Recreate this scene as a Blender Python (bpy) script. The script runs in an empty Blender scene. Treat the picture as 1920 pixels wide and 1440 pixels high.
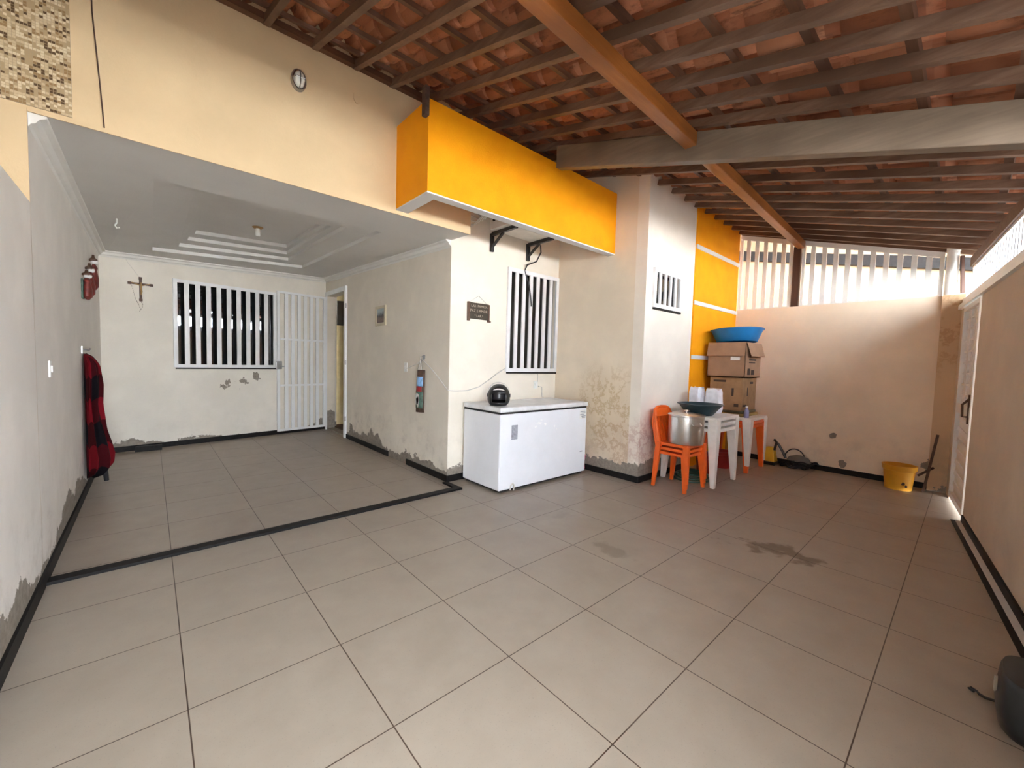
import bpy, math, random
from mathutils import Vector, Matrix
random.seed(7)
scene = bpy.context.scene
COL = scene.collection
PI = math.pi

# ------------------------------------------------------------------ mesh helper
class MB:
    def __init__(s): s.v = []; s.f = []; s.m = []; s.mi = 0
    def add(s, vs, fs):
        n = len(s.v); s.v += [tuple(p) for p in vs]
        for f in fs: s.f.append(tuple(n + i for i in f)); s.m.append(s.mi)
        return s
    def hexa(s, p):     # 8 points: bottom loop 0-3, top loop 4-7
        return s.add(p, [(0,3,2,1),(4,5,6,7),(0,1,5,4),(1,2,6,5),(2,3,7,6),(3,0,4,7)])
    def box(s, x0, y0, z0, x1, y1, z1):
        return s.hexa([(x0,y0,z0),(x1,y0,z0),(x1,y1,z0),(x0,y1,z0),(x0,y0,z1),(x1,y0,z1),(x1,y1,z1),(x0,y1,z1)])
    def taper(s, c0, w0, d0, c1, w1, d1):   # frustum between two centred rectangles
        p = []
        for c, w, d in ((c0,w0,d0),(c1,w1,d1)):
            p += [(c[0]-w/2,c[1]-d/2,c[2]),(c[0]+w/2,c[1]-d/2,c[2]),(c[0]+w/2,c[1]+d/2,c[2]),(c[0]-w/2,c[1]+d/2,c[2])]
        return s.hexa(p)
    def beam(s, a, b, w, h, up=(0,0,1)):    # bar from a to b, a/b on the centre line
        a = Vector(a); b = Vector(b); d = (b-a).normalized()
        sd = d.cross(Vector(up)).normalized(); u = sd.cross(d).normalized()
        p = []
        for q in (a, b):
            p += [q - sd*w/2 - u*h/2, q + sd*w/2 - u*h/2, q + sd*w/2 + u*h/2, q - sd*w/2 + u*h/2]
        return s.add(p, [(0,1,2,3),(7,6,5,4),(0,4,5,1),(1,5,6,2),(2,6,7,3),(3,7,4,0)])
    def tube(s, pts, r, n=8, closed=False):
        pts = [Vector(p) for p in pts]; N = len(pts); rings = []
        prev = None
        for i, p in enumerate(pts):
            if closed: t = (pts[(i+1) % N] - pts[i-1])
            else: t = pts[min(i+1,N-1)] - pts[max(i-1,0)]
            t.normalize()
            if prev is None:
                a = Vector((0,0,1)) if abs(t.z) < .9 else Vector((1,0,0))
                x = t.cross(a).normalized()
            else:
                x = (prev - t*prev.dot(t))
                x = x.normalized() if x.length > 1e-6 else t.orthogonal().normalized()
            prev = x; y = t.cross(x)
            rr = r[i] if isinstance(r, (list, tuple)) else r
            rings.append([p + (x*math.cos(2*PI*k/n) + y*math.sin(2*PI*k/n))*rr for k in range(n)])
        vs = [q for R in rings for q in R]; fs = []
        for i in range(N if closed else N-1):
            j = (i+1) % N
            for k in range(n):
                fs.append((i*n+k, i*n+(k+1) % n, j*n+(k+1) % n, j*n+k))
        if not closed: fs += [tuple(range(n-1,-1,-1)), tuple((N-1)*n+k for k in range(n))]
        return s.add(vs, fs)
    def lathe(s, prof, c=(0,0,0), n=32, sx=1, sy=1, caps=True):   # prof: (r,z)
        vs = []; fs = []
        for r, z in prof:
            for k in range(n):
                a = 2*PI*k/n; vs.append((c[0]+r*sx*math.cos(a), c[1]+r*sy*math.sin(a), c[2]+z))
        for i in range(len(prof)-1):
            for k in range(n):
                fs.append((i*n+k, i*n+(k+1) % n, (i+1)*n+(k+1) % n, (i+1)*n+k))
        if caps:
            fs.append(tuple(range(n-1,-1,-1))); L = len(prof)-1
            fs.append(tuple(L*n+k for k in range(n)))
        return s.add(vs, fs)
    def prism(s, poly, d, f=lambda a,b,c:(a,b,c)):      # poly of (a,b), thickness range d=(c0,c1), mapping f
        n = len(poly); vs = [f(a,b,d[0]) for a,b in poly] + [f(a,b,d[1]) for a,b in poly]
        fs = [tuple(range(n-1,-1,-1)), tuple(range(n,2*n))] + [(i,(i+1)%n,n+(i+1)%n,n+i) for i in range(n)]
        return s.add(vs, fs)
    def grid(s, fn, nu, nv, closed_u=False):
        vs = [fn(i/(nu-(0 if closed_u else 1)), j/(nv-1)) for j in range(nv) for i in range(nu)]; fs = []
        for j in range(nv-1):
            for i in range(nu if closed_u else nu-1):
                i2 = (i+1) % nu
                fs.append((j*nu+i, j*nu+i2, (j+1)*nu+i2, (j+1)*nu+i))
        return s.add(vs, fs)

def wloc(o):
    v = Vector((0,0,0))
    while o is not None: v += o.location; o = o.parent
    return v

def build(name, mb, mats, parent=None, smooth=False, bevel=0, seg=2, solid=0, subsurf=0):
    """world-space vertices -> one object, child of parent when given"""
    me = bpy.data.meshes.new(name)
    if parent is None:
        xs = [p[0] for p in mb.v]; ys = [p[1] for p in mb.v]; zs = [p[2] for p in mb.v]
        off = Vector(((min(xs)+max(xs))/2, (min(ys)+max(ys))/2, min(zs)))
    else: off = wloc(parent)
    me.from_pydata([tuple(Vector(p)-off) for p in mb.v], [], mb.f)
    if not isinstance(mats, (list, tuple)): mats = [mats]
    for m in mats: me.materials.append(m)
    for i, p in enumerate(me.polygons):
        p.material_index = min(mb.m[i], len(mats)-1)
        p.use_smooth = smooth
    me.update()
    o = bpy.data.objects.new(name, me); COL.objects.link(o)
    if parent is None: o.location = off
    else: o.parent = parent
    if smooth:
        try: me.set_sharp_from_angle(angle=math.radians(40))
        except Exception: pass
    if solid:
        md = o.modifiers.new('s', 'SOLIDIFY'); md.thickness = solid; md.offset = 0
    if bevel:
        md = o.modifiers.new('b', 'BEVEL'); md.width = bevel; md.segments = seg; md.limit_method = 'ANGLE'; md.angle_limit = math.radians(35)
    if subsurf:
        md = o.modifiers.new('u', 'SUBSURF'); md.levels = subsurf; md.render_levels = subsurf
    return o

def struct(name, mb, mats, **k):
    o = build(name, mb, mats, **k); o['kind'] = 'structure'; return o
def thing(name, label, cat, loc=(0,0,0), group=None):
    o = bpy.data.objects.new(name, None); COL.objects.link(o); o.location = loc; o.empty_display_size = .05
    o['label'] = label; o['category'] = cat
    if group: o['group'] = group
    return o
def tag(o, label, cat, group=None):
    o['label'] = label; o['category'] = cat
    if group: o['group'] = group
    return o
def copy_tree(o, parent=None):
    c = o.copy(); COL.objects.link(c); c.parent = parent
    for ch in [q for q in bpy.data.objects if q.parent == o]: copy_tree(ch, c)
    return c

# ------------------------------------------------------------------ materials
class NT:
    def __init__(s, name):
        s.mat = bpy.data.materials.new(name); s.mat.use_nodes = True
        s.t = s.mat.node_tree; s.n = s.t.nodes; s.l = s.t.links
        s.b = s.n['Principled BSDF']
        s.pos = s.n.new('ShaderNodeNewGeometry').outputs['Position']
    def inp(s, sock, v):
        if hasattr(v, 'links') or isinstance(v, bpy.types.NodeSocket): s.l.new(v, sock)
        else: sock.default_value = v
    def m(s, op, a, b=0.0, c=None):
        n = s.n.new('ShaderNodeMath'); n.operation = op; s.inp(n.inputs[0], a); s.inp(n.inputs[1], b)
        if c is not None: s.inp(n.inputs[2], c)
        return n.outputs[0]
    def xyz(s, v=None):
        n = s.n.new('ShaderNodeSeparateXYZ'); s.l.new(v or s.pos, n.inputs[0]); return n.outputs
    def comb(s, x, y, z):
        n = s.n.new('ShaderNodeCombineXYZ')
        for i, q in enumerate((x,y,z)): s.inp(n.inputs[i], q)
        return n.outputs[0]
    def obj(s): return s.n.new('ShaderNodeTexCoord').outputs['Object']
    def scale(s, v, sc):
        n = s.n.new('ShaderNodeMapping'); s.l.new(v, n.inputs[0]); n.inputs['Scale'].default_value = sc; return n.outputs[0]
    def noise(s, scale, v=None, detail=4, rough=.55):
        n = s.n.new('ShaderNodeTexNoise'); n.inputs['Scale'].default_value = scale; n.inputs['Detail'].default_value = detail
        n.inputs['Roughness'].default_value = rough; s.l.new(v or s.pos, n.inputs['Vector']); return n.outputs['Fac']
    def white(s, v):
        n = s.n.new('ShaderNodeTexWhiteNoise'); s.l.new(v, n.inputs['Vector']); return n.outputs['Value']
    def ramp(s, f, stops, interp='LINEAR'):
        n = s.n.new('ShaderNodeValToRGB'); n.color_ramp.interpolation = interp
        el = n.color_ramp.elements
        while len(el) < len(stops): el.new(.5)
        for e, (p, c) in zip(el, stops): e.position = p; e.color = (*c, 1) if len(c) == 3 else c
        s.inp(n.inputs[0], f); return n.outputs[0]
    def mix(s, f, a, b):
        n = s.n.new('ShaderNodeMix'); n.data_type = 'RGBA'; s.inp(n.inputs[0], f)
        for i, q in ((6,a),(7,b)):
            if isinstance(q, (tuple, list)): n.inputs[i].default_value = (*q[:3], 1)
            else: s.l.new(q, n.inputs[i])
        return n.outputs[2]
    def col(s, c):
        if isinstance(c, (tuple, list)): s.b.inputs['Base Color'].default_value = (*c[:3], 1)
        else: s.l.new(c, s.b.inputs['Base Color'])
    def bump(s, h, strength=.2, dist=.01):
        n = s.n.new('ShaderNodeBump'); n.inputs['Strength'].default_value = strength; n.inputs['Distance'].default_value = dist
        s.inp(n.inputs['Height'], h); s.l.new(n.outputs[0], s.b.inputs['Normal'])
    def smooth(s, x, lo, hi):
        n = s.n.new('ShaderNodeMapRange'); n.interpolation_type = 'SMOOTHSTEP'; s.inp(n.inputs[0], x)
        n.inputs[1].default_value = lo; n.inputs[2].default_value = hi; return n.outputs[0]

def mat(name, c, rough=.5, metal=0, var=.12, vs=6, bump=0, bs=60, spec=None, coat=0):
    t = NT(name)
    f = t.noise(vs, t.obj())
    lo = tuple(max(0, q*(1-var)) for q in c); hi = tuple(min(1, q*(1+var)) for q in c)
    t.col(t.ramp(f, [(.3, lo), (.7, hi)]))
    t.b.inputs['Roughness'].default_value = rough; t.b.inputs['Metallic'].default_value = metal
    if spec is not None: t.b.inputs['Specular IOR Level'].default_value = spec
    if coat: t.b.inputs['Coat Weight'].default_value = coat
    if bump: t.bump(t.noise(bs, t.obj()), bump, .004)
    return t.mat

CREAM = (.80, .715, .58)
def wall_mat(name, c=CREAM, peel=(0,0), spots=(), dirt=.25, texture=.25, tex_scale=90, stain=()):
    """painted plaster, peeled to grey render near the floor and in listed spots"""
    t = NT(name); x, y, z = t.xyz()
    big = t.noise(.9, detail=3); fine = t.noise(14, detail=6, rough=.7)
    col = t.mix(t.smooth(t.noise(2.2, detail=5), .35, .75), tuple(q*.93 for q in c), tuple(min(1, q*1.03) for q in c))
    # grime near the foot of the wall
    g = t.m('MULTIPLY', t.m('SUBTRACT', 1.0, t.smooth(z, .05, 1.0)), t.smooth(t.noise(5, detail=6, rough=.7), .45, .75))
    col = t.mix(t.m('MULTIPLY', g, dirt), col, (.30, .25, .20))
    for (sx, sy, sz, r, sc) in stain:      # yellow-brown damp stains
        d = t.m('SQRT', t.m('ADD', t.m('ADD', t.m('POWER', t.m('SUBTRACT', x, sx), 2.0), t.m('POWER', t.m('SUBTRACT', y, sy), 2.0)), t.m('POWER', t.m('SUBTRACT', z, sz), 2.0)))
        near = t.m('SUBTRACT', 1.0, t.smooth(d, r*.3, r))
        ed = t.m('ABSOLUTE', t.m('SUBTRACT', t.noise(3.2, detail=8, rough=.7), .5))
        edge = t.m('SUBTRACT', 1.0, t.smooth(ed, .0, .05))
        col = t.mix(t.m('MULTIPLY', t.m('MULTIPLY', near, edge), .55), col, sc)
        col = t.mix(t.m('MULTIPLY', near, .18), col, sc)
    H = t.m('ADD', t.m('MULTIPLY', t.m('MAXIMUM', t.m('SUBTRACT', t.noise(1.1, detail=2), .42), 0.0), peel[1]*5), peel[0])
    e = t.m('SUBTRACT', t.m('ADD', H, t.m('MULTIPLY', t.m('SUBTRACT', fine, .5), .22)), z)
    mask = t.m('GREATER_THAN', e, 0.0)
    if peel[0] < -1: mask = t.m('MULTIPLY', mask, 0.0)
    for (sx, sy, sz, r, thr) in spots:
        d = t.m('SQRT', t.m('ADD', t.m('ADD', t.m('POWER', t.m('SUBTRACT', x, sx), 2.0), t.m('POWER', t.m('SUBTRACT', y, sy), 2.0)), t.m('POWER', t.m('SUBTRACT', z, sz), 2.0)))
        near = t.m('SUBTRACT', 1.0, t.m('DIVIDE', d, r))
        q = t.m('GREATER_THAN', t.m('ADD', t.m('MULTIPLY', near, .45), t.noise(11, detail=5)), thr)
        q = t.m('MULTIPLY', q, t.m('LESS_THAN', d, r))
        mask = t.m('MAXIMUM', mask, q)
    grey = t.ramp(t.noise(22, detail=6, rough=.7), [(.3, (.19,.165,.135)), (.7, (.33,.29,.24))])
    col = t.mix(mask, col, grey)
    t.col(col); t.b.inputs['Roughness'].default_value = .75; t.b.inputs['Specular IOR Level'].default_value = .3
    h = t.m('SUBTRACT', t.m('MULTIPLY', t.noise(tex_scale, detail=3), .35), t.m('MULTIPLY', mask, .9))
    t.bump(h, texture, .006)
    return t.mat

def wood_mat(name, a, b, rough=.55, axis='Y', sc=(6,.5,6), spec=.4):
    t = NT(name); v = t.scale(t.pos, sc)
    f = t.noise(5, v, detail=6, rough=.65); g = t.noise(1.3, t.pos, detail=2)
    c = t.ramp(f, [(.25, a), (.75, b)])
    c = t.mix(t.smooth(g, .4, .7), c, tuple(q*.72 for q in a))
    t.col(c); t.b.inputs['Roughness'].default_value = rough; t.b.inputs['Specular IOR Level'].default_value = spec
    t.bump(f, .25, .004); return t.mat

def floor_mat():
    t = NT('porcelain_tile'); x, y, z = t.xyz()
    T = .6
    def edge(c):
        q = t.m('DIVIDE', c, T); fr = t.m('FRACT', t.m('ADD', q, 100.5)); d = t.m('MULTIPLY', t.m('ABSOLUTE', t.m('SUBTRACT', fr, .5)), T)
        return t.m('SUBTRACT', 1.0, t.smooth(d, .0016, .0034))
    # the joints across the picture are thinner than the ones running into it
    gr = t.m('MAXIMUM', edge(x), edge(y))
    ix = t.m('FLOOR', t.m('ADD', t.m('DIVIDE', x, T), .0)); iy = t.m('FLOOR', t.m('ADD', t.m('DIVIDE', y, T), .0))
    w = t.white(t.comb(ix, iy, 0.0))
    base = t.ramp(t.noise(3.5, detail=6, rough=.6), [(.3, (.31,.255,.196)), (.7, (.36,.302,.236))])
    base = t.mix(t.m('MULTIPLY', w, .25), base, (.39,.33,.26))
    speck = t.noise(160, detail=2); base = t.mix(t.smooth(speck, .6, .8), base, (.25,.215,.18))
    # dried puddle stains with their own outline
    def blot(cx, cy, rx, ry, thr, ang=0):
        ca, sa = math.cos(ang), math.sin(ang)
        dx = t.m('SUBTRACT', x, cx); dy = t.m('SUBTRACT', y, cy)
        u = t.m('ADD', t.m('MULTIPLY', dx, ca/rx), t.m('MULTIPLY', dy, sa/rx)); v = t.m('ADD', t.m('MULTIPLY', dx, -sa/ry), t.m('MULTIPLY', dy, ca/ry))
        r = t.m('SQRT', t.m('ADD', t.m('POWER', u, 2.0), t.m('POWER', v, 2.0)))
        s_ = t.m('ADD', t.m('SUBTRACT', 1.0, r), t.m('MULTIPLY', t.m('SUBTRACT', t.noise(5, detail=5), .5), 2.4))
        return t.smooth(s_, thr, thr+.35)
    b1 = blot(3.60, -1.05, .62, .26, .45, 1.57+.35); b2 = blot(2.58, -.25, .36, .18, .5, 1.5); b3 = blot(2.76, .45, .3, .2, .6)
    base = t.mix(t.m('MULTIPLY', b1, .7), base, (.12,.092,.055))
    base = t.mix(t.m('MULTIPLY', b2, .5), base, (.15,.125,.085))
    base = t.mix(t.m('MULTIPLY', b3, .25), base, (.17,.14,.10))
    t.col(t.mix(gr, base, (.06,.035,.022)))
    t.b.inputs['Roughness'].default_value = .33
    rr = t.m('ADD', .30, t.m('MULTIPLY', t.noise(6, detail=5), .16)); rr = t.m('ADD', rr, t.m('MULTIPLY', b1, .15)); t.l.new(rr, t.b.inputs['Roughness'])
    t.bump(t.m('SUBTRACT', t.m('MULTIPLY', t.noise(220, detail=2), .1), gr), .12, .002)
    return t.mat

def mosaic_mat():
    t = NT('stone_mosaic'); x, y, z = t.xyz(); S = .015
    row = t.m('FLOOR', t.m('DIVIDE', z, S))
    xs = t.m('DIVIDE', x, S)
    ix = t.m('FLOOR', xs)
    pair = t.m('GREATER_THAN', t.white(t.comb(t.m('FLOOR', t.m('DIVIDE', ix, 2.0)), row, 3.0)), .72)
    ixx = t.m('ADD', t.m('MULTIPLY', ix, t.m('SUBTRACT', 1.0, pair)), t.m('MULTIPLY', pair, t.m('MULTIPLY', t.m('FLOOR', t.m('DIVIDE', ix, 2.0)), 2.0)))
    w = t.white(t.comb(ixx, row, 1.0))
    c = t.ramp(w, [(0, (.10,.055,.02)), (.12, (.30,.19,.08)), (.25, (.42,.31,.17)), (.55, (.56,.44,.27)), (.8, (.66,.56,.38))], 'CONSTANT')
    def ed(q): return t.m('LESS_THAN', t.m('ABSOLUTE', t.m('SUBTRACT', t.m('FRACT', q), .5)), .44)
    g = t.m('MULTIPLY', ed(t.m('DIVIDE', x, S)), ed(t.m('DIVIDE', z, S)))
    t.col(t.mix(g, (.40,.31,.19), c)); t.b.inputs['Roughness'].default_value = .35
    t.bump(g, .3, .003); return t.mat

def yellow_mat():
    t = NT('yellow_texture_paint')
    t.col(t.ramp(t.noise(5, detail=4), [(.3, (.93,.345,.002)), (.7, (.98,.39,.003))]))
    t.b.inputs['Roughness'].default_value = .7; t.b.inputs['Specular IOR Level'].default_value = .25
    t.bump(t.noise(120, detail=3), .5, .006); return t.mat

def tile_mat():
    t = NT('clay_roof_tile'); x, y, z = t.xyz()
    w = t.white(t.comb(t.m('FLOOR', t.m('DIVIDE', x, .2)), t.m('FLOOR', t.m('DIVIDE', y, .36)), 0.0))
    c = t.ramp(w, [(0, (.30,.10,.045)), (.5, (.43,.16,.075)), (1, (.54,.24,.125))])
    n = t.noise(9, t.scale(t.pos, (2.2,.6,1)), detail=6, rough=.7)
    c = t.mix(t.smooth(n, .5, .72), c, (.17,.065,.03))
    t.col(c); t.b.inputs['Roughness'].default_value = .8; t.bump(t.noise(40, detail=4), .3, .004); return t.mat

def plaid_mat():
    t = NT('red_black_plaid'); v = t.n.new('ShaderNodeUVMap').outputs[0]
    x, y, z = t.xyz(v)
    a = t.m('GREATER_THAN', t.m('FRACT', x), .5); b = t.m('GREATER_THAN', t.m('FRACT', y), .5)
    s_ = t.m('ADD', a, b)
    t.col(t.ramp(t.m('DIVIDE', s_, 2.0), [(0, (.16,.006,.012)), (.34, (.04,.003,.005)), (.75, (.006,.005,.007))], 'CONSTANT'))
    t.b.inputs['Roughness'].default_value = .95; t.b.inputs['Specular IOR Level'].default_value = .1
    t.bump(t.noise(150), .2, .002); return t.mat

def glass_mat(name, tint=(.25,.3,.32), refl=.35):
    """window pane: clear tinted transmission plus a mirror-like coat reflection"""
    m = bpy.data.materials.new(name); m.use_nodes = True; n = m.node_tree.nodes; l = m.node_tree.links
    for q in list(n): n.remove(q)
    out = n.new('ShaderNodeOutputMaterial'); tr = n.new('ShaderNodeBsdfTransparent'); tr.inputs[0].default_value = (*tint, 1)
    gl = n.new('ShaderNodeBsdfGlossy'); gl.inputs['Roughness'].default_value = .02; gl.inputs[0].default_value = (.9,.95,1,1)
    fr = n.new('ShaderNodeFresnel'); fr.inputs[0].default_value = 1.5
    mx = n.new('ShaderNodeMath'); mx.operation = 'MULTIPLY_ADD'; l.new(fr.outputs[0], mx.inputs[0]); mx.inputs[1].default_value = 1.0; mx.inputs[2].default_value = refl
    ms = n.new('ShaderNodeMixShader'); l.new(mx.outputs[0], ms.inputs[0]); l.new(tr.outputs[0], ms.inputs[1]); l.new(gl.outputs[0], ms.inputs[2]); l.new(ms.outputs[0], out.inputs[0])
    return m

M = {}
M['floor'] = floor_mat(); M['mosaic'] = mosaic_mat(); M['yellow'] = yellow_mat(); M['tile'] = tile_mat(); M['plaid'] = plaid_mat()
M['glass'] = glass_mat('dark_window_glass', (.2,.24,.26), .0); M['mirror_glass'] = glass_mat('reflective_window_glass', (.2,.24,.26), .10)
M['black_tile'] = mat('black_granite', (.010,.009,.009), .55, var=.4, vs=30, spec=.2)
M['white_metal'] = mat('white_enamel_metal', (.80,.81,.82), .28, var=.03)
M['grille_shaded'] = mat('white_bar_shade_tone', (.42,.44,.47), .5, var=.03)  # white bars; their backlit grey is put into the colour
M['white_pvc'] = mat('white_pvc', (.78,.79,.76), .4, var=.05)
M['white_plaster'] = mat('white_plaster', (.70,.69,.665), .8, var=.03, vs=2, spec=.2)
M['crown'] = mat('gypsum_crown', (.76,.75,.71), .7, var=.03)
M['rafter'] = wood_mat('old_rafter_wood', (.12,.06,.035), (.24,.15,.10))
M['batten'] = wood_mat('batten_wood', (.09,.038,.02), (.16,.075,.04), sc=(.5,6,6))
M['beam'] = wood_mat('grey_brown_beam', (.165,.12,.083), (.25,.19,.135), rough=.5)
M['purlin'] = wood_mat('varnished_purlin', (.27,.085,.018), (.42,.15,.035), rough=.4, sc=(.5,6,6))
M['dark_wood'] = wood_mat('dark_post_wood', (.06,.025,.015), (.11,.05,.03), sc=(6,6,.5))
M['black_metal'] = mat('black_metal', (.012,.012,.013), .45, var=.3)
M['black_plastic'] = mat('black_plastic', (.013,.013,.014), .28, var=.2)
M['orange_plastic'] = mat('orange_plastic', (.82,.125,.012), .42, var=.08)
M['white_plastic'] = mat('white_plastic', (.80,.76,.70), .45, var=.06, vs=9)
M['freezer'] = mat('freezer_enamel', (.80,.82,.86), .3, var=.02)
M['lid'] = mat('worn_freezer_lid', (.74,.75,.76), .35, var=.14, vs=7)
M['rubber'] = mat('black_rubber', (.012,.012,.012), .8)
M['cardboard'] = mat('brown_cardboard', (.36,.215,.13), .85, var=.12, vs=5)
M['cardboard2'] = mat('worn_cardboard', (.34,.20,.10), .85, var=.22, vs=6)
M['print'] = mat('dark_print', (.07,.045,.035), .9)
M['label'] = mat('white_paper', (.80,.80,.78), .8, var=.04)
M['grey_print'] = mat('grey_label_print', (.30,.31,.35), .6, var=.3, vs=60)
M['alu'] = mat('brushed_aluminium', (.74,.71,.67), .33, 1, var=.06, vs=12)
M['teal'] = mat('dark_teal_plastic', (.02,.045,.055), .35, var=.2)
M['blue'] = mat('blue_plastic', (.012,.17,.42), .4, var=.15)
M['bucket'] = mat('yellow_bucket_plastic', (.72,.34,.018), .5, var=.1)
M['red'] = mat('dark_red_plastic', (.30,.012,.008), .4, var=.2)
M['hose'] = mat('green_hose_rubber', (.01,.07,.055), .35, var=.2)
M['steel'] = mat('dull_steel', (.4,.4,.4), .35, 1)
M['rust'] = mat('rusty_steel_bar', (.09,.05,.035), .75, var=.4, vs=20, bump=.4)
M['bag'] = mat('white_plastic_bag', (.80,.80,.86), .4, var=.1, vs=14, bump=.3, bs=30)
M['cable'] = mat('white_cable', (.62,.60,.56), .5)
M['black_cable'] = mat('black_cable', (.012,.012,.015), .5)
M['brown'] = mat('dark_brown_wood', (.07,.03,.015), .5, var=.3, vs=14)
M['gold'] = mat('old_bronze_figure', (.42,.26,.10), .45, .5)
M['pink'] = mat('pink_cloth', (.55,.05,.16), .8)
M['darkgrey'] = mat('dark_grey_plastic', (.018,.021,.023), .38, var=.3, vs=3)
M['lampglass'] = mat('frosted_lamp_glass', (.75,.76,.70), .2, var=.1)
M['neighbour'] = mat('neighbour_render', (.36,.27,.17), .85, var=.1, vs=2)
M['inner'] = mat('inner_room_plaster', (.62,.52,.30), .8)
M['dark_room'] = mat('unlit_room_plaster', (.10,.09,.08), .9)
M['ground'] = mat('outside_concrete', (.20,.19,.17), .9)
M['ac'] = mat('ac_case_grey', (.62,.58,.52), .5)
M['art_blue'] = mat('painted_sky_blue', (.25,.45,.75), .5, var=.3, vs=25)
M['art_white'] = mat('painted_white', (.75,.76,.74), .5, var=.15, vs=30)
M['art_red'] = mat('painted_red', (.40,.03,.04), .5)
M['art_green'] = mat('painted_green', (.07,.13,.10), .5, var=.4, vs=30)
M['fig_red'] = mat('figurine_dark_red', (.16,.02,.015), .5, var=.5, vs=18)
M['curtain'] = mat('pale_curtain', (.50,.50,.36), .9)

W = {}
W['left'] = wall_mat('plaster_wall_left', (.79,.755,.70), peel=(.11,.20), dirt=.35, texture=.12)
W['facade'] = wall_mat('plaster_facade', (.71,.54,.325), peel=(-5,0), texture=.4, tex_scale=60)
W['back'] = wall_mat('plaster_wall_back', (.78,.735,.655), peel=(-.01,.18), dirt=.12, texture=.1,
    spots=[(1.1,6.26,1.0,.26,.87),(.85,6.2,.92,.2,.84),(1.3,6.3,1.06,.12,.74)])
W['side'] = wall_mat('plaster_wall_side', (.78,.72,.62), peel=(.10,.28), dirt=.5, texture=.12)
W['front'] = wall_mat('plaster_wall_front', (.86,.80,.69), peel=(.16,.1), dirt=.15, texture=.1)
W['return'] = wall_mat('plaster_wall_return', (.80,.69,.54), peel=(.20,.12), dirt=.5, texture=.15, stain=[(4.36,1.1,.85,.75,(.45,.30,.12)),(4.36,.9,.4,.5,(.50,.33,.22))])
W['corner'] = wall_mat('plaster_wall_corner', (.86,.79,.69), peel=(.20,.12), dirt=.5, texture=.1, stain=[(4.5,.62,.5,.4,(.45,.24,.20))])
W['fence'] = wall_mat('plaster_wall_fence', (.88,.73,.56), peel=(-.12,.14), dirt=.3, texture=.25, spots=[(7.13,-.78,.52,.045,.62),(7.13,-1.72,.28,.2,.82),(7.13,-.9,.13,.12,.80),(7.13,-.45,.14,.08,.76)])
W['right'] = wall_mat('plaster_wall_right', (.62,.515,.40), peel=(-5,0), dirt=.2, texture=.2)

# ------------------------------------------------------------------ camera
cam = bpy.data.cameras.new('camera'); co = bpy.data.objects.new('camera', cam); COL.objects.link(co)
r = Vector((.74783887,-.66330998,.02751187)); u = Vector((.01542305,.05878845,.99815131)); F = Vector((.6637011,.74603203,-.05419455))
mt = Matrix((r, u, -F)).transposed().to_4x4(); mt.translation = Vector((-.0931,-2.0212,1.442)); co.matrix_world = mt
cam.sensor_width = 36; cam.lens = 763.4*36/1920; cam.clip_start = .02; cam.clip_end = 200
scene.camera = co
CAMP = mt.translation

# ------------------------------------------------------------------ frames for wall-based pieces
class Fr:
    def __init__(s, o, u, n): s.o = Vector(o); s.u = Vector(u).normalized(); s.n = Vector(n).normalized()
    def p(s, a, z, d=0): q = s.o + s.u*a + s.n*d; return (q.x, q.y, q.z+z)
    def box(s, mb, a0, a1, z0, z1, d0, d1, sh=0):
        P = s.p
        return mb.hexa([P(a0,z0,d1),P(a1,z0+sh,d1),P(a1,z0+sh,d0),P(a0,z0,d0),P(a0,z1,d1),P(a1,z1+sh,d1),P(a1,z1+sh,d0),P(a0,z1,d0)])
FB = Fr((-.6,5.96,0), (1,.18,0), (.18,-1,0))            # back wall
FS = Fr((2.52,0,0), (0,1,0), (-1,0,0))                  # recess side wall
FF = Fr((0,2.03,0), (1,0,0), (0,-1,0))                  # front wall behind freezer
FA = Fr((0,1.66,0), (1,0,0), (0,-1,0))                  # facade over recess
FRt = Fr((4.36,0,0), (0,1,0), (-1,0,0))
FC = Fr((0,.62,0), (1,0,0), (0,-1,0))
FE = Fr((7.13,0,0), (0,1,0), (-1,0,0))
FR = Fr((0,-2.74,0), (1,.118,0), (-.118,1,0))           # right wall, a ~ X
FL = Fr((-.6,0,0), (0,1,0), (1,0,0))
KX = math.sqrt(1+.118**2)

def wall_holes(fr, a0, a1, z0, z1, t, holes):
    mb = MB(); as_ = sorted({a0, a1, *[h[0] for h in holes], *[h[1] for h in holes]}); zs = sorted({z0, z1, *[h[2] for h in holes], *[h[3] for h in holes]})
    for i in range(len(as_)-1):
        for j in range(len(zs)-1):
            ca = (as_[i]+as_[i+1])/2; cz = (zs[j]+zs[j+1])/2
            if any(h[0] < ca < h[1] and h[2] < cz < h[3] for h in holes): continue
            fr.box(mb, as_[i], as_[i+1], zs[j], zs[j+1], -t, 0)
    return mb

# ------------------------------------------------------------------ shell
struct('floor', MB().box(-.998,-3.2,-.12,7.3,6.8,0), M['floor'])
struct('floor_outside', MB().box(-14,-14,-.2,20,-3.2,-.13).box(7.3,-3.2,-.2,20,14,-.13).box(-14,-3.2,-.2,-1.0,14,-.13), M['ground'])
lw = MB(); FL.box(lw, -3.1, 1.66, 0, 2.29, -.16, 0); FL.box(lw, 1.662, 6.2, 0, 2.9, -.16, 0)
struct('wall_left', lw, W['left'])
fm = MB().box(-3,1.66,2.804,2.52,1.668,6.5).box(-3,1.668,2.83,2.52,2.03,6.5).box(-3,1.652,0,-.6,1.6605,2.82)
struct('wall_facade', fm, W['facade'])
struct('wall_facade_mosaic', MB().box(-3,1.652,2.835,-.42,1.66,6.5), M['mosaic'])
WB = [(.80,2.24,1.235,2.545)]
struct('wall_back', wall_holes(FB, -.1, 3.4, 0, 3.2, .15, WB), W['back'])
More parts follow.
